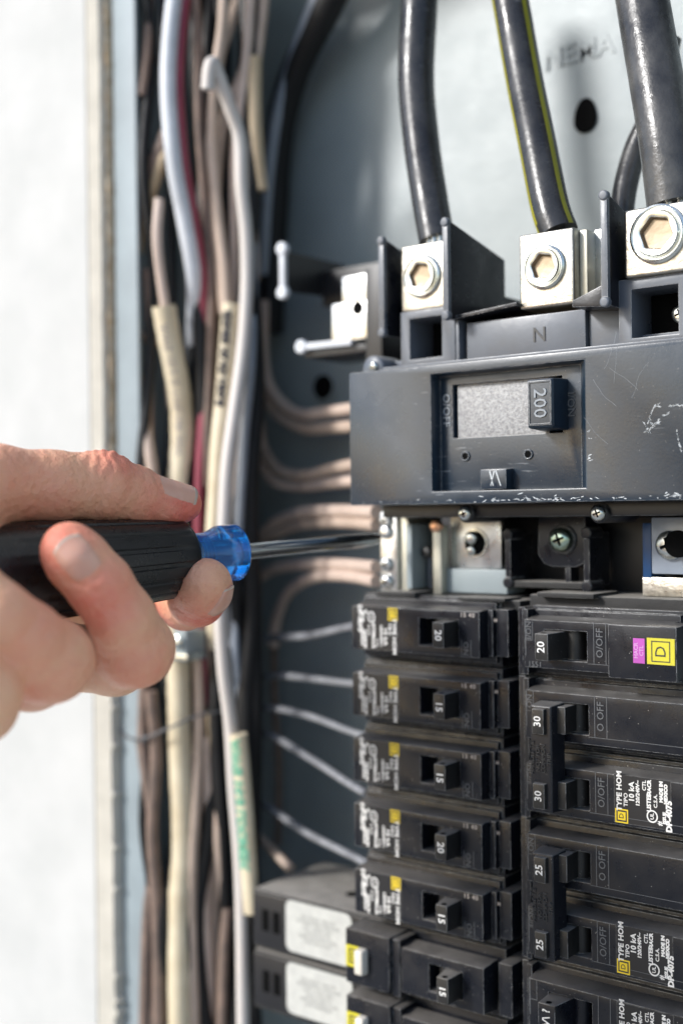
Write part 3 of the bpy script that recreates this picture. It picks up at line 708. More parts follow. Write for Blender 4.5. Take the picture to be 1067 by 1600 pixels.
# ================================================================== CABLES AND WIRES
def wire(name, pts, r, m, label, cat='wire', group=None, flat=1., stripe=None, mats=None, n=14, smooth_n=8, jit=0, path_only=False):
    path = catmull(pts, smooth_n)
    bm = nb(); tube(bm, path, r, n, flat, stripe, jit=jit)
    o = obj(name, bm, m, None, 0, smooth=60, mats=mats); tag(o, label, cat, group); return o, path
def PX(X, *pp): return [atX(a, b, X) for a, b in pp]
def PXv(*pp): return [atX(a, b, X) for a, b, X in pp]
def PY(*pp): return [atY(a, b, Y) for a, b, Y in pp]
GF = 'thick black feeder cables entering the lugs'
def strands(parent, c, d, r):
    bm = nb()
    for k in range(9):
        a = 2*math.pi*k/9; p = c + Vector((math.cos(a)*r*S, math.sin(a)*r*S*.9, 0)); tube(bm, [p, p+d*.5, p+d], 1.3, 8)
    obj('bare_strands', bm, M['tin'], parent, 0, smooth=60)
f1, _ = wire('feeder_cable', [atY(654,-120,30), atY(655,0,27), atY(650,120,24), atY(658,220,19), atY(671,310,14), Vector((-.0497,.012,.169))], lambda s: 7.4-.6*s, M['w_feeder'], 'thick black feeder cable entering the left aluminium lug', 'cable', GF, n=28)
strands(f1, Vector((-.0497,.012,.1655)), Vector((0,0,.006)), 3.4)
# sectors: the yellow stripe faces the viewer's right
f2, p2 = wire('feeder_cable', [atY(775,-120,32), atY(797,0,27), atY(818,120,23), atY(838,220,17), atY(858,320,12), Vector((.0020,.011,.164))], 6.8, None, 'thick black feeder cable with yellow-green stripe entering the middle lug', 'cable', GF, n=40,
    stripe=((0,0,1),), mats=[M['w_feeder'], M['w_yellow']])
fr = frames(p2)
me = f2.data       # stripe sector by direction: outward normal pointing right and towards the camera
for p in me.polygons:
    tocam = (CAM - p.center).normalized(); sidev = tocam.cross(Vector((0,0,-1))).normalized()
    a_ = math.degrees(math.atan2(p.normal.dot(sidev), p.normal.dot(tocam)))
    if len(p.vertices) == 4 and (36 < a_ < 60 or -84 < a_ < -66): p.material_index = 1
f3, _ = wire('feeder_cable', [atY(985,-120,15), atY(1003,0,13), atY(1022,110,9), atY(1040,220,6), Vector((.0465,.006,.1655))], 8.8, M['w_chalky'], 'thick chalky black feeder cable entering the right lug', 'cable', GF, n=28)
strands(f3, Vector((.0455,.006,.1635)), Vector((0,0,.012)), 5.4)
wire('ground_cable', [atY(1045,60,50), atY(1020,170,48), atY(992,235,46), atY(975,300,42), atY(968,370,40)], 4.4, M['w_chalky'], 'shorter grey-black cable curving down behind the right feeder cable', 'cable')
wire('thick_cable', [atY(560,-90,62), atY(512,10,66), atY(462,110,70), atY(437,210,74), atY(428,330,77), atY(420,520,78)], 7.2, M['w_black'], 'thick black cable arching down the upper left back of the panel', 'cable')
wire('cable_glint', [atY(520,-60,60), atY(485,20,62), atY(452,110,66), atY(430,200,68), atY(418,300,70), atY(412,430,72)], 3.0, M['w_bluegrey'], 'bluish shiny wire beside the arching thick black cable')  # thin tube modelled for the bluish highlight of the thick cable

# gutter wires. X is the distance from the box centre line; the box's left wall is at X = -209
wire('white_wire', PXv((283,-60,-188),(270,20,-188),(263,130,-187),(272,250,-186),(288,340,-186),(303,430,-186),(304,500,-192),(298,590,-201),(290,680,-203),(285,780,-203)), 3.7, M['w_ltgrey'], 'pale grey-white wire with red edge bending down beside the metal flange', stripe=None)
wire('red_wire', PXv((298,-60,-186),(287,20,-186),(279,130,-185),(287,250,-184),(303,340,-184),(316,430,-184),(318,520,-186),(318,640,-186),(312,760,-186),(310,900,-186),(318,1100,-188)), 2.5, M['w_red'], 'thin red wire hugging the pale grey-white wire by the flange')
wire('dark_red_wire', PXv((326,480,-187),(322,600,-187),(318,740,-187),(314,900,-187),(322,1050,-189),(330,1200,-190)), 2.6, M['w_dkred'], 'dark red wire running down behind the blue screwdriver collar')
j1, jp = wire('cream_cable', PXv((256,478,-195),(268,545,-195),(282,620,-195),(285,690,-195),(279,760,-195),(274,850,-195),(274,950,-195),(279,1050,-195),(280,1130,-195),(284,1230,-195),(286,1330,-195),(281,1430,-195),(282,1680,-195)), 5.3, M['jacket'], 'wide cream jacketed cable running behind the thumb and down the gutter', 'cable', n=20, jit=.03)
wrap_text('jacket_print', 'AWG 12-2 G TYPE NM 600V', jp, 8, 5, 5.4, M['faded_ink'], j1, ang=120)
wire('cream_wire', PXv((249,312,-197),(246,380,-196),(258,478,-195),(262,500,-195)), 2.2, M['w_beige'], 'thin beige wire going into the cut end of the wide cream cable')
b1_, bp_ = wire('brown_cable', PXv((275,190,-198),(258,225,-200),(240,270,-206),(229,310,-212),(220,340,-217),(217,365,-219)), 4.6, M['jacket_brown'], 'brown jacketed cable with dark print slanting behind the flange at upper left', 'cable', n=18)
wrap_text('jacket_print', '14-2 WG', bp_, 2, 7, 4.6, M['ink'], b1_, ang=70)
wire('tan_cable', PXv((268,215,-197),(252,258,-200),(238,300,-206),(229,335,-213),(220,365,-217),(217,395,-219)), 2.5, M['jacket_tan'], 'tan strip of cable lying along the slanting brown cable at upper left', 'cable')
wire('loop_wire', PXv((325,140,-162),(327,112,-161),(332,98,-160),(341,116,-160),(358,165,-160),(374,215,-160),(377,290,-160),(384,360,-160),(386,440,-160),(380,540,-160),(367,640,-160),(355,730,-160),(349,840,-160),(344,940,-160),(349,1040,-160),(360,1130,-160),(366,1230,-160),(374,1330,-160),(378,1430,-160),(381,1680,-160)), 2.9, M['w_white'], 'long white wire looping at the top and running the height of the panel', n=16)
wire('beige_wire', PXv((384,-60,-172),(372,0,-172),(357,45,-173),(345,80,-174),(338,120,-178)), 2.7, M['w_tan'], 'short tan wire coming down at the top beside the looped white wire')
wire('beige_wire', PXv((408,-60,-166),(400,20,-167),(390,80,-168),(374,130,-172),(350,190,-176),(340,260,-178),(337,330,-178),(344,400,-177),(352,490,-176)), 2.7, M['w_tan'], 'long tan wire crossing down to the printed cream cable end')
wire('beige_wire', PXv((396,-60,-163),(388,60,-165),(380,140,-168),(368,230,-170),(366,330,-172),(366,420,-173),(362,490,-174)), 2.3, M['w_beige'], 'beige wire between the looped wire and the tan cut cable')
wire('tan_cable', PXv((398,90,-164),(398,170,-164),(402,240,-163),(408,298,-162)), 3.2, M['jacket_tan'], 'tan cable with its cut end hanging free at upper centre of the gutter', 'cable', n=16)
j2, jp2 = wire('printed_cable', PXv((361,476,-168),(357,530,-168),(350,620,-168),(342,700,-169),(338,780,-170),(334,860,-172),(334,930,-176),(338,1010,-180)), 3.9, M['jacket'], 'cream jacketed cable with bold black print beside the long white wire', 'cable', n=18)
wrap_text('jacket_print', 'E32482 XLVD NM-B', jp2, 4, 5, 4.3, M['ink'], j2, ang=115, bold=.35)
wire('blue_grey_wire', PXv((396,380,-163),(396,470,-163),(392,580,-163),(383,680,-166),(376,790,-168),(370,900,-170),(368,1000,-171),(374,1080,-171),(384,1160,-170)), 1.9, M['w_bluegrey'], 'blue-grey shiny wire right of the long white wire')
wire('blue_grey_wire', PXv((392,500,-164),(386,600,-166),(376,700,-168),(368,800,-170),(360,900,-172),(362,1010,-173)), 1.4, M['w_grey'], 'thin grey wire between the white and the blue-grey wires')
wire('tan_wire', PXv((372,560,-170),(368,700,-171),(362,800,-172),(352,900,-174)), 1.8, M['w_tan'], 'short tan wire half hidden behind the long white wire above the collar')
j3, jp3 = wire('green_print_cable', PXv((372,1146,-156),(377,1200,-156),(384,1290,-156),(391,1400,-156),(393,1425,-156)), 4.2, M['jacket'], 'cream jacketed cable with green printing, cut at both ends, lower centre', 'cable', n=18, flat=.8)
wrap_text('jacket_print', 'AWG 14-3 LOOMEX', jp3, 2, 6.4, 4.2, M['green_ink'], j3, ang=100, flat=.82, bold=.5)
wire('tan_jacket_strip', PXv((332,1110,-184),(336,1180,-184),(338,1215,-184)), 3.2, M['jacket_tan'], 'short tan cable end left of the green printed cable', 'cable')
wire('brown_wire', PXv((306,1180,-190),(300,1260,-192),(310,1400,-192),(318,1680,-192)), 3.4, M['jacket_brown'], 'dull brown cable right of the cream cable in the lower gutter', 'cable')
wire('tan_wire', PXv((346,1230,-181),(342,1320,-182),(352,1450,-182),(350,1680,-182)), 2.6, M['w_tan'], 'dim tan wire behind the white wire in the lower gutter')
for i, (pp, lb) in enumerate([
    (((218,590,-216),(224,640,-211),(238,735,-201),(248,840,-200),(252,960,-200)), 'faded tan wire behind the flange above the thumb'),
    (((219,522,-216),(235,530,-210),(262,548,-203),(270,640,-203)), 'tan wire end peeking out left of the cream cable'),
    (((222,1160,-210),(232,1240,-206),(240,1330,-206),(230,1450,-208),(224,1680,-210)), 'brownish wire curling in the lower gutter next to the flange'),
    (((226,1060,-208),(224,1180,-210),(238,1300,-208),(244,1500,-206),(236,1680,-207)), 'dusty brown wire running down next to the flange')]):
    wire('gutter_wire', PXv(*pp), 2.6, M['w_tan'] if i < 2 else M['jacket_brown'], lb)
for i, (pp, rad, mt, lb) in enumerate([
    (((352,-60,-168),(348,40,-170),(336,130,-174),(332,230,-176),(340,330,-175),(352,430,-173),(356,520,-172)), 2.5, 'w_tan', 'tan wire left of the looped white wire, running down to the printed cable'),
    (((418,-60,-160),(410,30,-162),(398,120,-165),(388,230,-167),(392,330,-167),(398,420,-166),(392,560,-168),(382,700,-170)), 2.4, 'w_tan', 'tan wire at the right edge of the gutter bundle, near the arching cable'),
    (((300,-60,-184),(310,60,-184),(312,200,-184),(322,330,-183),(330,460,-182),(326,620,-183),(322,760,-184)), 2.2, 'jacket_brown', 'dull brown wire between the red wire and the tan wires'),
    (((222,150,-207),(232,60,-206),(236,-60,-206)), 2.2, 'jacket_brown', 'dull brown wire near the flange at the very top'),
    (((300,900,-188),(308,1000,-188),(312,1120,-188),(306,1260,-189),(300,1400,-190),(306,1680,-190)), 2.6, 'w_tan', 'tan wire right of the cream cable below the clamp'),
    (((330,380,-186),(334,480,-186),(332,600,-186),(326,720,-186),(322,860,-186),(328,1000,-186),(336,1140,-186),(334,1300,-187),(336,1680,-188)), 2.4, 'w_tan', 'tan wire close beside the dark red wire, running down the middle of the gutter'),
    (((322,1150,-187),(326,1260,-187),(320,1400,-188),(326,1540,-188),(322,1680,-188)), 2.8, 'w_beige', 'beige wire low in the gutter between the cream cable and the green-printed one'),
    (((230,420,-209),(236,520,-208),(232,640,-208),(238,760,-208),(244,900,-207),(238,1060,-207)), 2.3, 'jacket_brown', 'dull brown wire straight down next to the flange above the thumb'),
    (((356,1420,-178),(350,1500,-178),(346,1680,-178)), 2.6, 'jacket_brown', 'brown cable at the bottom just left of the long white wire'),
    (((236,1080,-203),(244,1180,-203),(238,1300,-204),(246,1430,-203),(250,1680,-203)), 2.8, 'jacket_brown', 'brown cable left of the cream cable below the hand')]):
    wire('gutter_wire', PXv(*pp), rad, M[mt], lb)
# black wires down the gutter
rn = random.Random(21)
blk = [(232,-206),(300,-193),(322,-188),(340,-184),(390,-168),(382,-170),(378,-172),(394,-166),(350,-182),(312,-195),(262,-202),(392,-174)]
desc = ['nearest the flange','behind the red wire','right of the red wire','between the red and white wires','at the right edge of the bundle, thick','just right of the white wire',
        'behind the blue-grey wire','against the dark back corner','behind the printed cream cable','behind the wide cream cable, right side','behind the wide cream cable, left side','deepest in the corner']
for i, ((px, X), ds) in enumerate(zip(blk, desc)):
    pts = []; y = -80
    while y < 1720:
        lim = 14 if i not in (4,5,7,11) else 6
        pts.append((px + rn.uniform(-lim, lim) + (10 if 500 < y < 700 and i in (4,7) else 0), y, X + rn.uniform(-2, 2))); y += 170
    wire('black_wire', PXv(*pts), rn.choice((2.4,2.8,3.4)) if i != 4 else 4.6, M['w_black'], 'long black wire in the gutter bundle, '+ds, group='black wires in the gutter', n=12, smooth_n=6)
# wires from the back corner to the bars and the breakers
def feed(name, pts, r, m, lb, grp): wire(name, PY(*pts), r, m, lb, group=grp, n=14)
GB = 'beige wires curving to the terminal bar'; GG = 'grey wires feeding the left breakers'
feed('beige_wire', ((412,470,70),(412,560,70),(426,612,68),(465,645,66),(515,643,58),(570,635,50)), 2.7, M['w_beige'], 'upper beige wire of the top pair curving behind the main breaker', GB)
feed('beige_wire', ((404,480,72),(408,590,72),(430,642,70),(472,668,68),(520,668,60),(570,665,52)), 2.8, M['w_tan'], 'lower beige wire of the top pair curving behind the main breaker', GB)
feed('beige_wire', ((404,650,70),(411,698,70),(436,733,66),(475,742,65),(520,732,58),(570,722,50)), 2.6, M['w_tan'], 'upper beige wire of the second pair curving behind the main breaker', GB)
feed('beige_wire', ((398,655,72),(404,710,72),(430,752,69),(475,760,68),(520,755,60),(570,750,52)), 2.7, M['w_beige'], 'lower beige wire of the second pair curving behind the main breaker', GB)
feed('beige_wire', ((410,838,74),(432,815,70),(475,800,62),(530,798,48),(588,800,26)), 2.8, M['w_beige'], 'beige wire of the third pair entering the bar just above the screwdriver shaft', GB)
feed('beige_wire', ((404,850,76),(425,836,72),(470,820,66),(530,816,50),(588,820,28)), 2.7, M['w_tan'], 'beige wire lying closest above the screwdriver shaft', GB)
feed('beige_wire', ((408,900,74),(432,888,70),(480,882,60),(535,882,45),(588,886,26)), 2.7, M['w_beige'], 'beige wire entering the bar just below the screwdriver shaft', GB)
feed('beige_wire', ((428,1010,76),(432,970,74),(452,925,68),(492,902,56),(540,900,42),(588,908,26)), 2.7, M['w_beige'], 'lowest beige wire arching over the first grey breaker wire', GB)
feed('grey_wire', ((372,1016,58),(420,998,54),(480,994,44),(545,980,30),(570,978,24)), 1.8, M['w_grey'], 'grey wire feeding the topmost left breaker', GG)
feed('grey_wire', ((372,1066,56),(430,1056,50),(490,1061,40),(548,1068,28),(575,1070,24)), 1.6, M['w_grey'], 'grey wire feeding the second left breaker', GG)
feed('grey_wire', ((368,1116,52),(415,1106,46),(480,1118,36),(545,1142,26),(572,1150,22)), 1.6, M['w_grey'], 'grey wire feeding the third left breaker', GG)
feed('grey_wire', ((368,1140,52),(420,1148,46),(480,1182,36),(545,1224,26),(572,1240,22)), 1.7, M['w_grey'], 'grey wire feeding the fourth left breaker', GG)
feed('grey_wire', ((372,1236,50),(420,1262,44),(480,1302,35),(548,1336,26),(575,1350,22)), 1.7, M['w_grey'], 'grey wire feeding the fifth left breaker', GG)
feed('pink_wire', ((374,1280,46),(415,1318,42),(455,1358,38)), 2.1, M['w_tan'], 'pinkish tan wire running down to the long dusty breaker', None)
feed('vertical_tan_wire', ((428,1010,78),(430,1100,78),(436,1200,78),(434,1320,78)), 1.6, M['jacket_brown'], 'dull brown wire hanging at the back behind the grey wires', None)
tw, _ = wire('tie_wire', [atX(186,1140,-222), atX(200,1152,-217), Vector(atY(215,1155,3)), atX(236,1150,-201), atX(270,1135,-190), atX(310,1118,-182), atX(350,1112,-176), atX(372,1118,-173)], 0.6, M['tie'], 'thin grey tie wire crossing the flange and binding the cables below the hand', 'tie wire')
wc = thing('cable_clamp', 'small grey metal clamp around the cream cable, just below the fingers', 'clamp')
bm = nb(); c = atX(300,1000,-186)/S; box(bm, c.x-4,c.x+4,c.y-8,c.y+5,c.z-7,c.z+5); obj('clamp_body', bm, M['steel_paint'], wc, 1)
bm = nb(); lathe(bm, (c.x,c.y-8,c.z), [(0,3),(2,3),(2.6,2)], 18); obj('clamp_screw', bm, M['zinc'], wc, smooth=50)
bm = nb(); c2 = atX(292,1022,-188)/S; box(bm, c2.x-6,c2.x+8,c2.y-8,c2.y+5,c2.z-2,c2.z+1); obj('clamp_strap', bm, M['zinc'], wc, .5)

# ================================================================== SCREWDRIVER
A = atD(370, 863, 424); B = atD(590, 842, 466); ax = (B-A).normalized()
sdv = thing('screwdriver', 'black-gripped screwdriver with translucent blue collar held in the hand', 'screwdriver', A/S)
def sd_lathe(name, rings, m, n=36, smooth=40, flute=None, parent=None):
    bm = nb(); ax_ = ax; t = Vector((0,0,1)); p = ax_.cross(t).normalized(); q = ax_.cross(p); rows = []
    for al, r in rings:
        row = []
        for i in range(n):
            th = 2*math.pi*i/n; rr = r*(flute(th, al) if flute else 1)
            row.append(bm.verts.new((ax_*al + (p*math.cos(th)+q*math.sin(th))*rr)*S))
        rows.append(row)
    for a, b in zip(rows, rows[1:]):
        for i in range(n): j = (i+1) % n; bm.faces.new((a[i],a[j],b[j],b[i]))
    bm.faces.new(rows[-1]); bm.faces.new(rows[0][::-1])
    return obj(name, bm, m, parent or sdv, 0, smooth=smooth)
sd_lathe('shaft', [(-16,3.1),(-2,3.1),(30,2.9),((B-A).length/S-4,2.7),((B-A).length/S,2.0)], M['steel'], 24)
def notch(th, al): return 1 - (.05 if (th*12/(2*math.pi)) % 1 > .72 and -9 < al < -1 else 0)
sd_lathe('collar', [(-26,8.0),(-20,7.7),(-18.5,7.8),(-18,7.3),(-17,7.8),(-16.5,7.3),(-15.5,7.8),(-15,7.3),(-14,7.8),(-13.5,7.4),(-12,7.9),(-9.5,9.0),(-7.5,9.8),(-3,9.9),(-1,9.9),(.4,8.4),(1.0,6.5),(.2,5.6),(.2,3)], M['blue'], 60, 35, notch)
def flutes(th, al): return 1 - (.035*(1 if math.sin(th*16) > .55 else 0) if -80 < al < -25 else 0)
gr = [(-150,3),(-148,9),(-144,12.5),(-135,14.4),(-120,16.2),(-100,16.3),(-80,15.8)] + [(-a,13.3+2.5*((a-26)/50)**.8) for a in range(76,26,-6)] + [(-25,13.2),(-23.2,12.8),(-22.2,12.0),(-21.9,10.5),(-21.9,8)]
sd_lathe('grip', gr, M['rubber'], 224, 50, flutes)
sd_lathe('end_cap', [(-158,4),(-156,8),(-151,10.5),(-147,11)], M['blue'], 40)

# ================================================================== HAND
def q3(px, py, Z): return np.array(atD(px, py, Z))
# finger chains: (px, py, distance mm, radius mm)
thumb = [(-260,830,330,16),(-120,790,350,15.5),(-10,758,372,12.2),(80,760,384,10.9),(158,760,394,10.9),(212,775,402,9.4),(262,787,407,7.2),(287,787,409,6.2)]
index = [(-60,930,400,13),(100,938,420,12),(215,925,446,9.0),(262,935,446,8.4),(289,942,428,9.0),(309,935,414,9.0),(319,920,405,8.9),(322,911,401,8.1)]
middle = [(-60,1010,380,13),(90,1026,392,11.0),(180,1032,378,10.4),(213,1014,364,10.9),(190,965,356,9.3),(156,914,352,9.0),(120,874,350,8.7),(107,858,350,7.8)]
ring = [(-160,980,345,14),(-30,1040,362,12),(50,1048,350,11.0),(80,1032,338,11.3),(38,998,328,9.9),(-10,966,322,9.9),(-60,915,322,9),(-90,885,324,8)]
pinky = [(-200,1060,335,13),(-80,1110,340,11),(-36,1100,328,10.6),(-30,1080,320,10.4),(-80,1020,312,9.4),(-130,985,312,8.4)]
palm = [((-120,850,365,20),(-80,960,385,15)),((-160,900,360,22),(-120,1010,355,16)),((-260,870,335,26),(-120,860,362,19)),((-260,930,330,26),(-150,990,345,18)),((-260,830,330,17),(-200,900,345,24))]
arm = [(-260,900,332,27),(-420,930,318,25),(-620,960,300,28)]
def conv(ch): return [(q3(a,b,c), r*S) for a,b,c,r in ch]
GR = .00085
groups = [(conv(c), .0035) for c in (thumb, index, middle, ring, pinky)]
palmseg = [(q3(*a[:3]), a[3]*S, q3(*b[:3]), b[3]*S) for a, b in palm]
armc = conv(arm); palmseg += [(armc[i][0], armc[i][1], armc[i+1][0], armc[i+1][1]) for i in range(2)]
allp = np.array([p for g_, _ in groups for p, r in g_] + [p for p, r in armc]); 
lo = allp.min(0)-.034; hi = allp.max(0)+.034
dims = np.ceil((hi-lo)/GR).astype(int)+1
def seg_d(P, a, ra, b, rb):
    ab = b-a; h = np.clip(((P-a)@ab)/(ab@ab), 0, 1)
    return np.linalg.norm(P - a - h[...,None]*ab, axis=-1) - (ra+(rb-ra)*h)
def smin(a, b, k):
    h = np.clip(.5+.5*(b-a)/k, 0, 1); return b*(1-h)+a*h - k*h*(1-h)
def detail(P):
    """creases and swellings as offsets of the skin"""
    d = np.zeros(P.shape[:-1], P.dtype)
    for (c, s, ax0, amp, wl) in CREASES:
        v = P-c; rr = np.exp(-(v**2).sum(-1)/(s*s)); t = v@ax0
        w_ = np.sin(t/wl*2*np.pi + 2.2*np.sin((v@ax1)*330)+ 1.3*np.sin((v@ax1)*900+t*400))
        d += amp*rr*np.maximum(w_, -.2)
    return d
ax1 = np.array(upv)
xr = np.array(rgt)
CREASES = [(q3(172,716,392), .0105, xr, .00075, .0030), (q3(196,735,394), .006, xr, .0005, .0022)]
BUMPS = [(q3(185,716,390), .007, -.0008), (q3(222,1055,355), .008, -.0005)]
GROOVES = [((170,742,383),(158,772,382),.0005,.0009),((158,772,382),(146,806,385),.0006,.0010),((178,738,384),(182,752,383),.0003,.0007),
  ((150,926,343),(172,918,343),.00035,.0009),((158,938,343),(184,930,343),.0004,.0009),((168,952,345),(192,944,345),.00025,.0008),
  ((200,1022,353),(232,1004,356),.0003,.001),((212,1042,354),(242,1024,357),.0003,.001),
  ((40,985,318),(66,968,320),.0004,.001),((52,1000,320),(80,985,322),.0004,.001),
  ((30,715,364),(60,775,374),.0003,.0012),((300,945,405),(318,972,405),.0002,.0008)]
GROOVES = [(q3(*a), q3(*b), d*1.6, w_) for a, b, d, w_ in GROOVES]
def hand_sdf(P):
    out = None
    for ch, k in groups:
        f = None
        for (a, ra), (b, rb) in zip(ch, ch[1:]):
            d = seg_d(P, a, ra, b, rb); f = d if f is None else smin(f, d, k)
        out = f if out is None else smin(out, f, .0016)
    pf = None
    for a, ra, b, rb in palmseg:
        d = seg_d(P, a, ra, b, rb); pf = d if pf is None else smin(pf, d, .012)
    out = smin(out, pf, .006)
    out = out + detail(P)
    for a, b, dp_, w_ in GROOVES: out = out + dp_*np.exp(-(np.maximum(seg_d(P, a, 0, b, 0), 0)/w_)**2)
    for c, s, amp in BUMPS: out = out + amp*np.exp(-((P-c)**2).sum(-1)/(s*s))
    return out
vr, vu, vf = np.array(rgt), np.array(upv), np.array(fwd)
NAILS = [(q3(278,768,405), vu*.80 - vf*.60 + vr*.12, q3(300,772,409)-q3(230,757,401), .0135, .0115),
         (q3(334,930,405), vr*.68 - vf*.62 - vu*.40, vu*.80+vr*.42-vf*.2, .0130, .0105),
         (q3(122,872,343), -vf*.95 + vr*.22 + vu*.1, q3(100,850,344)-q3(150,912,344), .0135, .0112)]
def nail_frame(out, along):
    out = np.array(out)/np.linalg.norm(out); al = np.array(along) - out*np.dot(along, out); al /= np.linalg.norm(al)
    return out, al, np.cross(out, al)
folds = []
for c_, o_, a_, ln_, wd_ in NAILS:        # the skin fold round each nail
    o_, a_, s_ = nail_frame(o_, a_); pts = []
    for x_, y_ in ((.30,.53),(0,.56),(-.34,.52),(-.52,.34),(-.60,0),(-.52,-.34),(-.34,-.52),(0,-.56),(.30,-.53)):
        p_ = c_ + a_*x_*ln_ + s_*y_*wd_ + o_*.009; t_ = 0
        for _ in range(50): t_ += max(float(hand_sdf((p_ - o_*t_)[None,:])[0]), -.001)*.8
        pts.append(p_ - o_*t_)
    folds += [(a, b, .00055, .00055) for a, b in zip(pts, pts[1:])]
GROOVES += folds
# coarse pass finds the blocks near the skin, fine pass fills only those
BL = 8
nbk = np.ceil((dims-1)/BL).astype(int); dims = nbk*BL+1
F = np.full(tuple(dims), .01, np.float32)
ci = np.stack(np.meshgrid(*[np.arange(n_) for n_ in nbk], indexing='ij'), -1).reshape(-1, 3)
cc = lo + (ci+.5)*BL*GR
cdist = hand_sdf(cc)
near = np.abs(cdist) < BL*GR*.9 + .002
for idx in ci[~near & (cdist < 0)]:
    s_ = idx*BL; F[s_[0]:s_[0]+BL+1, s_[1]:s_[1]+BL+1, s_[2]:s_[2]+BL+1] = -.01
off = np.stack(np.meshgrid(*[np.arange(BL+1)]*3, indexing='ij'), -1)
nidx = ci[near]
for k in range(0, len(nidx), 400):
    blk_ = nidx[k:k+400]; gi = blk_[:,None,None,None,:]*BL + off[None]
    v_ = hand_sdf(lo + gi*GR).astype(np.float32)
    for i_, idx in enumerate(blk_):
        s_ = idx*BL; F[s_[0]:s_[0]+BL+1, s_[1]:s_[1]+BL+1, s_[2]:s_[2]+BL+1] = v_[i_]
def nets(F, lo, h):
    s_ = F < 0; nx, ny, nz = F.shape
    cnt = np.zeros((nx-1,ny-1,nz-1), np.int8)
    for dx in (0,1):
        for dy in (0,1):
            for dz in (0,1): cnt += s_[dx:nx-1+dx, dy:ny-1+dy, dz:nz-1+dz]
    act = (cnt > 0) & (cnt < 8); cells = np.argwhere(act); idm = np.full(act.shape, -1, np.int32); idm[act] = np.arange(len(cells))
    acc = np.zeros((len(cells),3)); wn = np.zeros(len(cells))
    cor = [(0,0,0),(1,0,0),(0,1,0),(1,1,0),(0,0,1),(1,0,1),(0,1,1),(1,1,1)]
    vals = [F[cells[:,0]+c[0], cells[:,1]+c[1], cells[:,2]+c[2]] for c in cor]
    for i in range(8):
        for j in range(i+1, 8):
            if sum(abs(cor[i][k]-cor[j][k]) for k in range(3)) != 1: continue
            a, b = vals[i], vals[j]; m_ = (a < 0) != (b < 0)
            t = np.where(m_, a/np.where(a == b, 1, a-b), 0)[:,None]
            p = np.array(cor[i]) + t*(np.array(cor[j])-np.array(cor[i])); acc += p*m_[:,None]; wn += m_
    V = lo + (cells + acc/wn[:,None])*h; Q = []
    for ax_ in range(3):
        sl0 = [slice(1,-1)]*3; sl0[ax_] = slice(0,-1); sl1 = [slice(1,-1)]*3; sl1[ax_] = slice(1,None)
        a = s_[tuple(sl0)]; b = s_[tuple(sl1)]; e = np.argwhere(a != b); 
        o = np.ones(3, int); o[ax_] = 0; e = e + o
        u, w_ = [k for k in range(3) if k != ax_]
        du = np.zeros(3,int); du[u] = 1; dw = np.zeros(3,int); dw[w_] = 1
        q = np.stack([idm[tuple((e-du-dw).T)], idm[tuple((e-dw).T)], idm[tuple(e.T)], idm[tuple((e-du).T)]], 1)
        fl = s_[tuple(e.T)] ^ (ax_ == 1)
        q[~fl] = q[~fl][:, ::-1]; Q.append(q)
    return V, np.concatenate(Q)
V, Q = nets(F, lo, GR)
me = bpy.data.meshes.new('hand'); me.vertices.add(len(V)); me.vertices.foreach_set('co', V.astype(np.float32).ravel())
me.loops.add(len(Q)*4); me.loops.foreach_set('vertex_index', Q.astype(np.int32).ravel())
me.polygons.add(len(Q)); me.polygons.foreach_set('loop_start', np.arange(len(Q), dtype=np.int32)*4)
me.polygons.foreach_set('use_smooth', np.ones(len(Q), bool)); me.update(); me.validate()
# how red the skin is: fingertips, knuckles, thumb joint
RED = [((300,800,405),.011,1),((250,800,402),.013,.7),((180,790,392),.014,.35),((185,715,392),.010,.75),((325,960,408),.011,.9),((300,900,408),.009,.75),((95,850,346),.010,.8),((160,935,346),.010,.75),
       ((215,1050,356),.012,.45),((75,1060,336),.012,.45),((40,985,326),.012,.5),((262,975,430),.01,.9),((20,740,370),.02,.35),((60,790,380),.014,.5)]
red = np.zeros(len(V))
for (a,b,c), s_, k in RED: red = np.maximum(red, 1.1*k*np.exp(-((V-q3(a,b,c))**2).sum(-1)/(s_*s_*1.6)))
at_ = me.attributes.new('redness', 'FLOAT', 'POINT'); at_.data.foreach_set('value', red.astype(np.float32))
sk = bpy.data.materials.new('skin'); sk.use_nodes = True; n = sk.node_tree.nodes; L = sk.node_tree.links; b = n['Principled BSDF']
an = n.new('ShaderNodeAttribute'); an.attribute_name = 'redness'
gm = n.new('ShaderNodeNewGeometry')
def nz(s, d=4):
    t = n.new('ShaderNodeTexNoise'); t.inputs['Scale'].default_value = s; t.inputs['Detail'].default_value = d; L.new(gm.outputs['Position'], t.inputs['Vector']); return t
n1 = nz(130, 5); mx = n.new('ShaderNodeMix'); mx.data_type = 'RGBA'; L.new(n1.outputs['Fac'], mx.inputs[0])
mx.inputs[6].default_value = (.93,.50,.29,1); mx.inputs[7].default_value = (.95,.58,.37,1)
ad = n.new('ShaderNodeMath'); ad.operation = 'MULTIPLY_ADD'; L.new(nz(260,3).outputs['Fac'], ad.inputs[0]); ad.inputs[1].default_value = .5; ad.inputs[2].default_value = -.25
ad2 = n.new('ShaderNodeMath'); ad2.operation = 'ADD'; ad2.use_clamp = True; L.new(an.outputs['Fac'], ad2.inputs[0]); L.new(ad.outputs[0], ad2.inputs[1])
mx2 = n.new('ShaderNodeMix'); mx2.data_type = 'RGBA'; L.new(ad2.outputs[0], mx2.inputs[0]); L.new(mx.outputs[2], mx2.inputs[6]); mx2.inputs[7].default_value = (.88,.22,.15,1)
L.new(mx2.outputs[2], b.inputs['Base Color']); b.inputs['Roughness'].default_value = .42
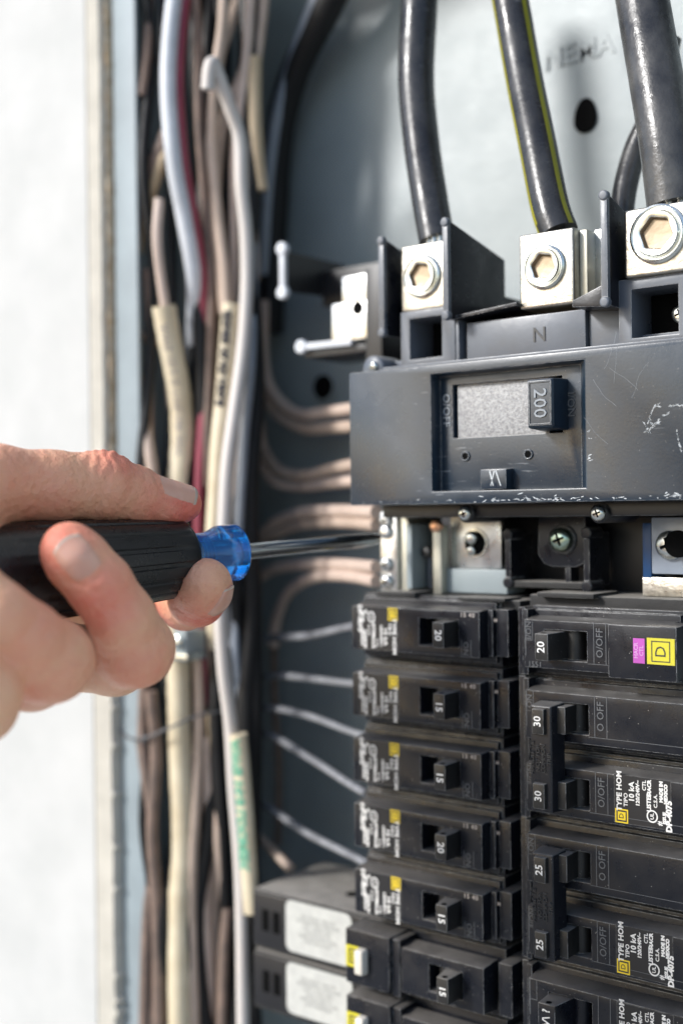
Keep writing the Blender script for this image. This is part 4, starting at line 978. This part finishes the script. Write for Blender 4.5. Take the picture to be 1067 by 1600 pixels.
b.inputs['Subsurface Weight'].default_value = .08; b.inputs['Subsurface Radius'].default_value = (1,.35,.18); b.inputs['Subsurface Scale'].default_value = .0035
vo = n.new('ShaderNodeTexVoronoi'); vo.inputs['Scale'].default_value = 1300; vo.feature = 'DISTANCE_TO_EDGE'; L.new(gm.outputs['Position'], vo.inputs['Vector'])
bp = n.new('ShaderNodeBump'); bp.inputs['Strength'].default_value = .6; bp.inputs['Distance'].default_value = .0004; L.new(vo.outputs['Distance'], bp.inputs['Height'])
bp2 = n.new('ShaderNodeBump'); bp2.inputs['Strength'].default_value = .8; bp2.inputs['Distance'].default_value = .0014; L.new(nz(330,5).outputs['Fac'], bp2.inputs['Height']); L.new(bp.outputs[0], bp2.inputs['Normal'])
L.new(bp2.outputs[0], b.inputs['Normal'])
me.materials.append(sk)
person = link('person', me); tag(person, 'bare hand and forearm gripping the screwdriver, thumb on top, coming from the left', 'person')
# nails: thin curved shells laid on the skin
def nail(c, out, along, ln, wd, tip=.12, lift=.00035):
    c = np.array(c); out = np.array(out)/np.linalg.norm(out); al = np.array(along) - out*np.dot(along, out); al /= np.linalg.norm(al); sd_ = np.cross(out, al)
    NU, NV = 14, 12; P0 = np.zeros((NU+1, NV+1, 3))
    for i in range(NU+1):
        for j in range(NV+1):
            u = i/NU*2-1; v_ = j/NV*2-1
            ww = wd*.5*(1-.10*max(-u,0)-.22*max(u,0)**3) ; x = u*ln*.5 - (.16*ln*.5*v_*v_ if u < 0 else .20*ln*.5*v_*v_)*(-1 if u < 0 else 1)
            P0[i,j] = c + al*x + sd_*v_*ww + out*.009
    P = P0.reshape(-1,3); t = np.zeros(len(P))
    for _ in range(40): t += np.maximum(hand_sdf(P - out*t[:,None]), -.001)*.8
    P = P - out*t[:,None]
    sink = np.array([max(abs(j/NV*2-1)**6, (1-i/NU)**8 if i < NU else 0) for i in range(NU+1) for j in range(NV+1)])
    e = np.array([i/NU for i in range(NU+1) for j in range(NV+1)])
    P = P + out*(lift + np.clip(e-.85,0,1)*.0025 - sink*.0006)[:,None]
    bm = nb(); top = [[bm.verts.new(P[i*(NV+1)+j]) for j in range(NV+1)] for i in range(NU+1)]; bot = [[bm.verts.new(P[i*(NV+1)+j]-out*.0005) for j in range(NV+1)] for i in range(NU+1)]
    for i in range(NU):
        for j in range(NV):
            f = bm.faces.new((top[i][j],top[i+1][j],top[i+1][j+1],top[i][j+1])); f.material_index = 1 if i >= NU-1 else 0
            bm.faces.new((bot[i][j],bot[i][j+1],bot[i+1][j+1],bot[i+1][j])).material_index = 1 if i >= NU-1 else 0
    for i in range(NU):
        for T0, T1 in ((0,0),(NV,NV)): bm.faces.new((top[i][T0],top[i+1][T0],bot[i+1][T0],bot[i][T0]))
    for j in range(NV):
        for r_ in (0, NU): bm.faces.new((top[r_][j],top[r_][j+1],bot[r_][j+1],bot[r_][j]))
    return obj('fingernail', bm, None, person, 0, smooth=70, mats=[M['nail'], M['nail_edge']])
for n_ in NAILS: nail(*n_)
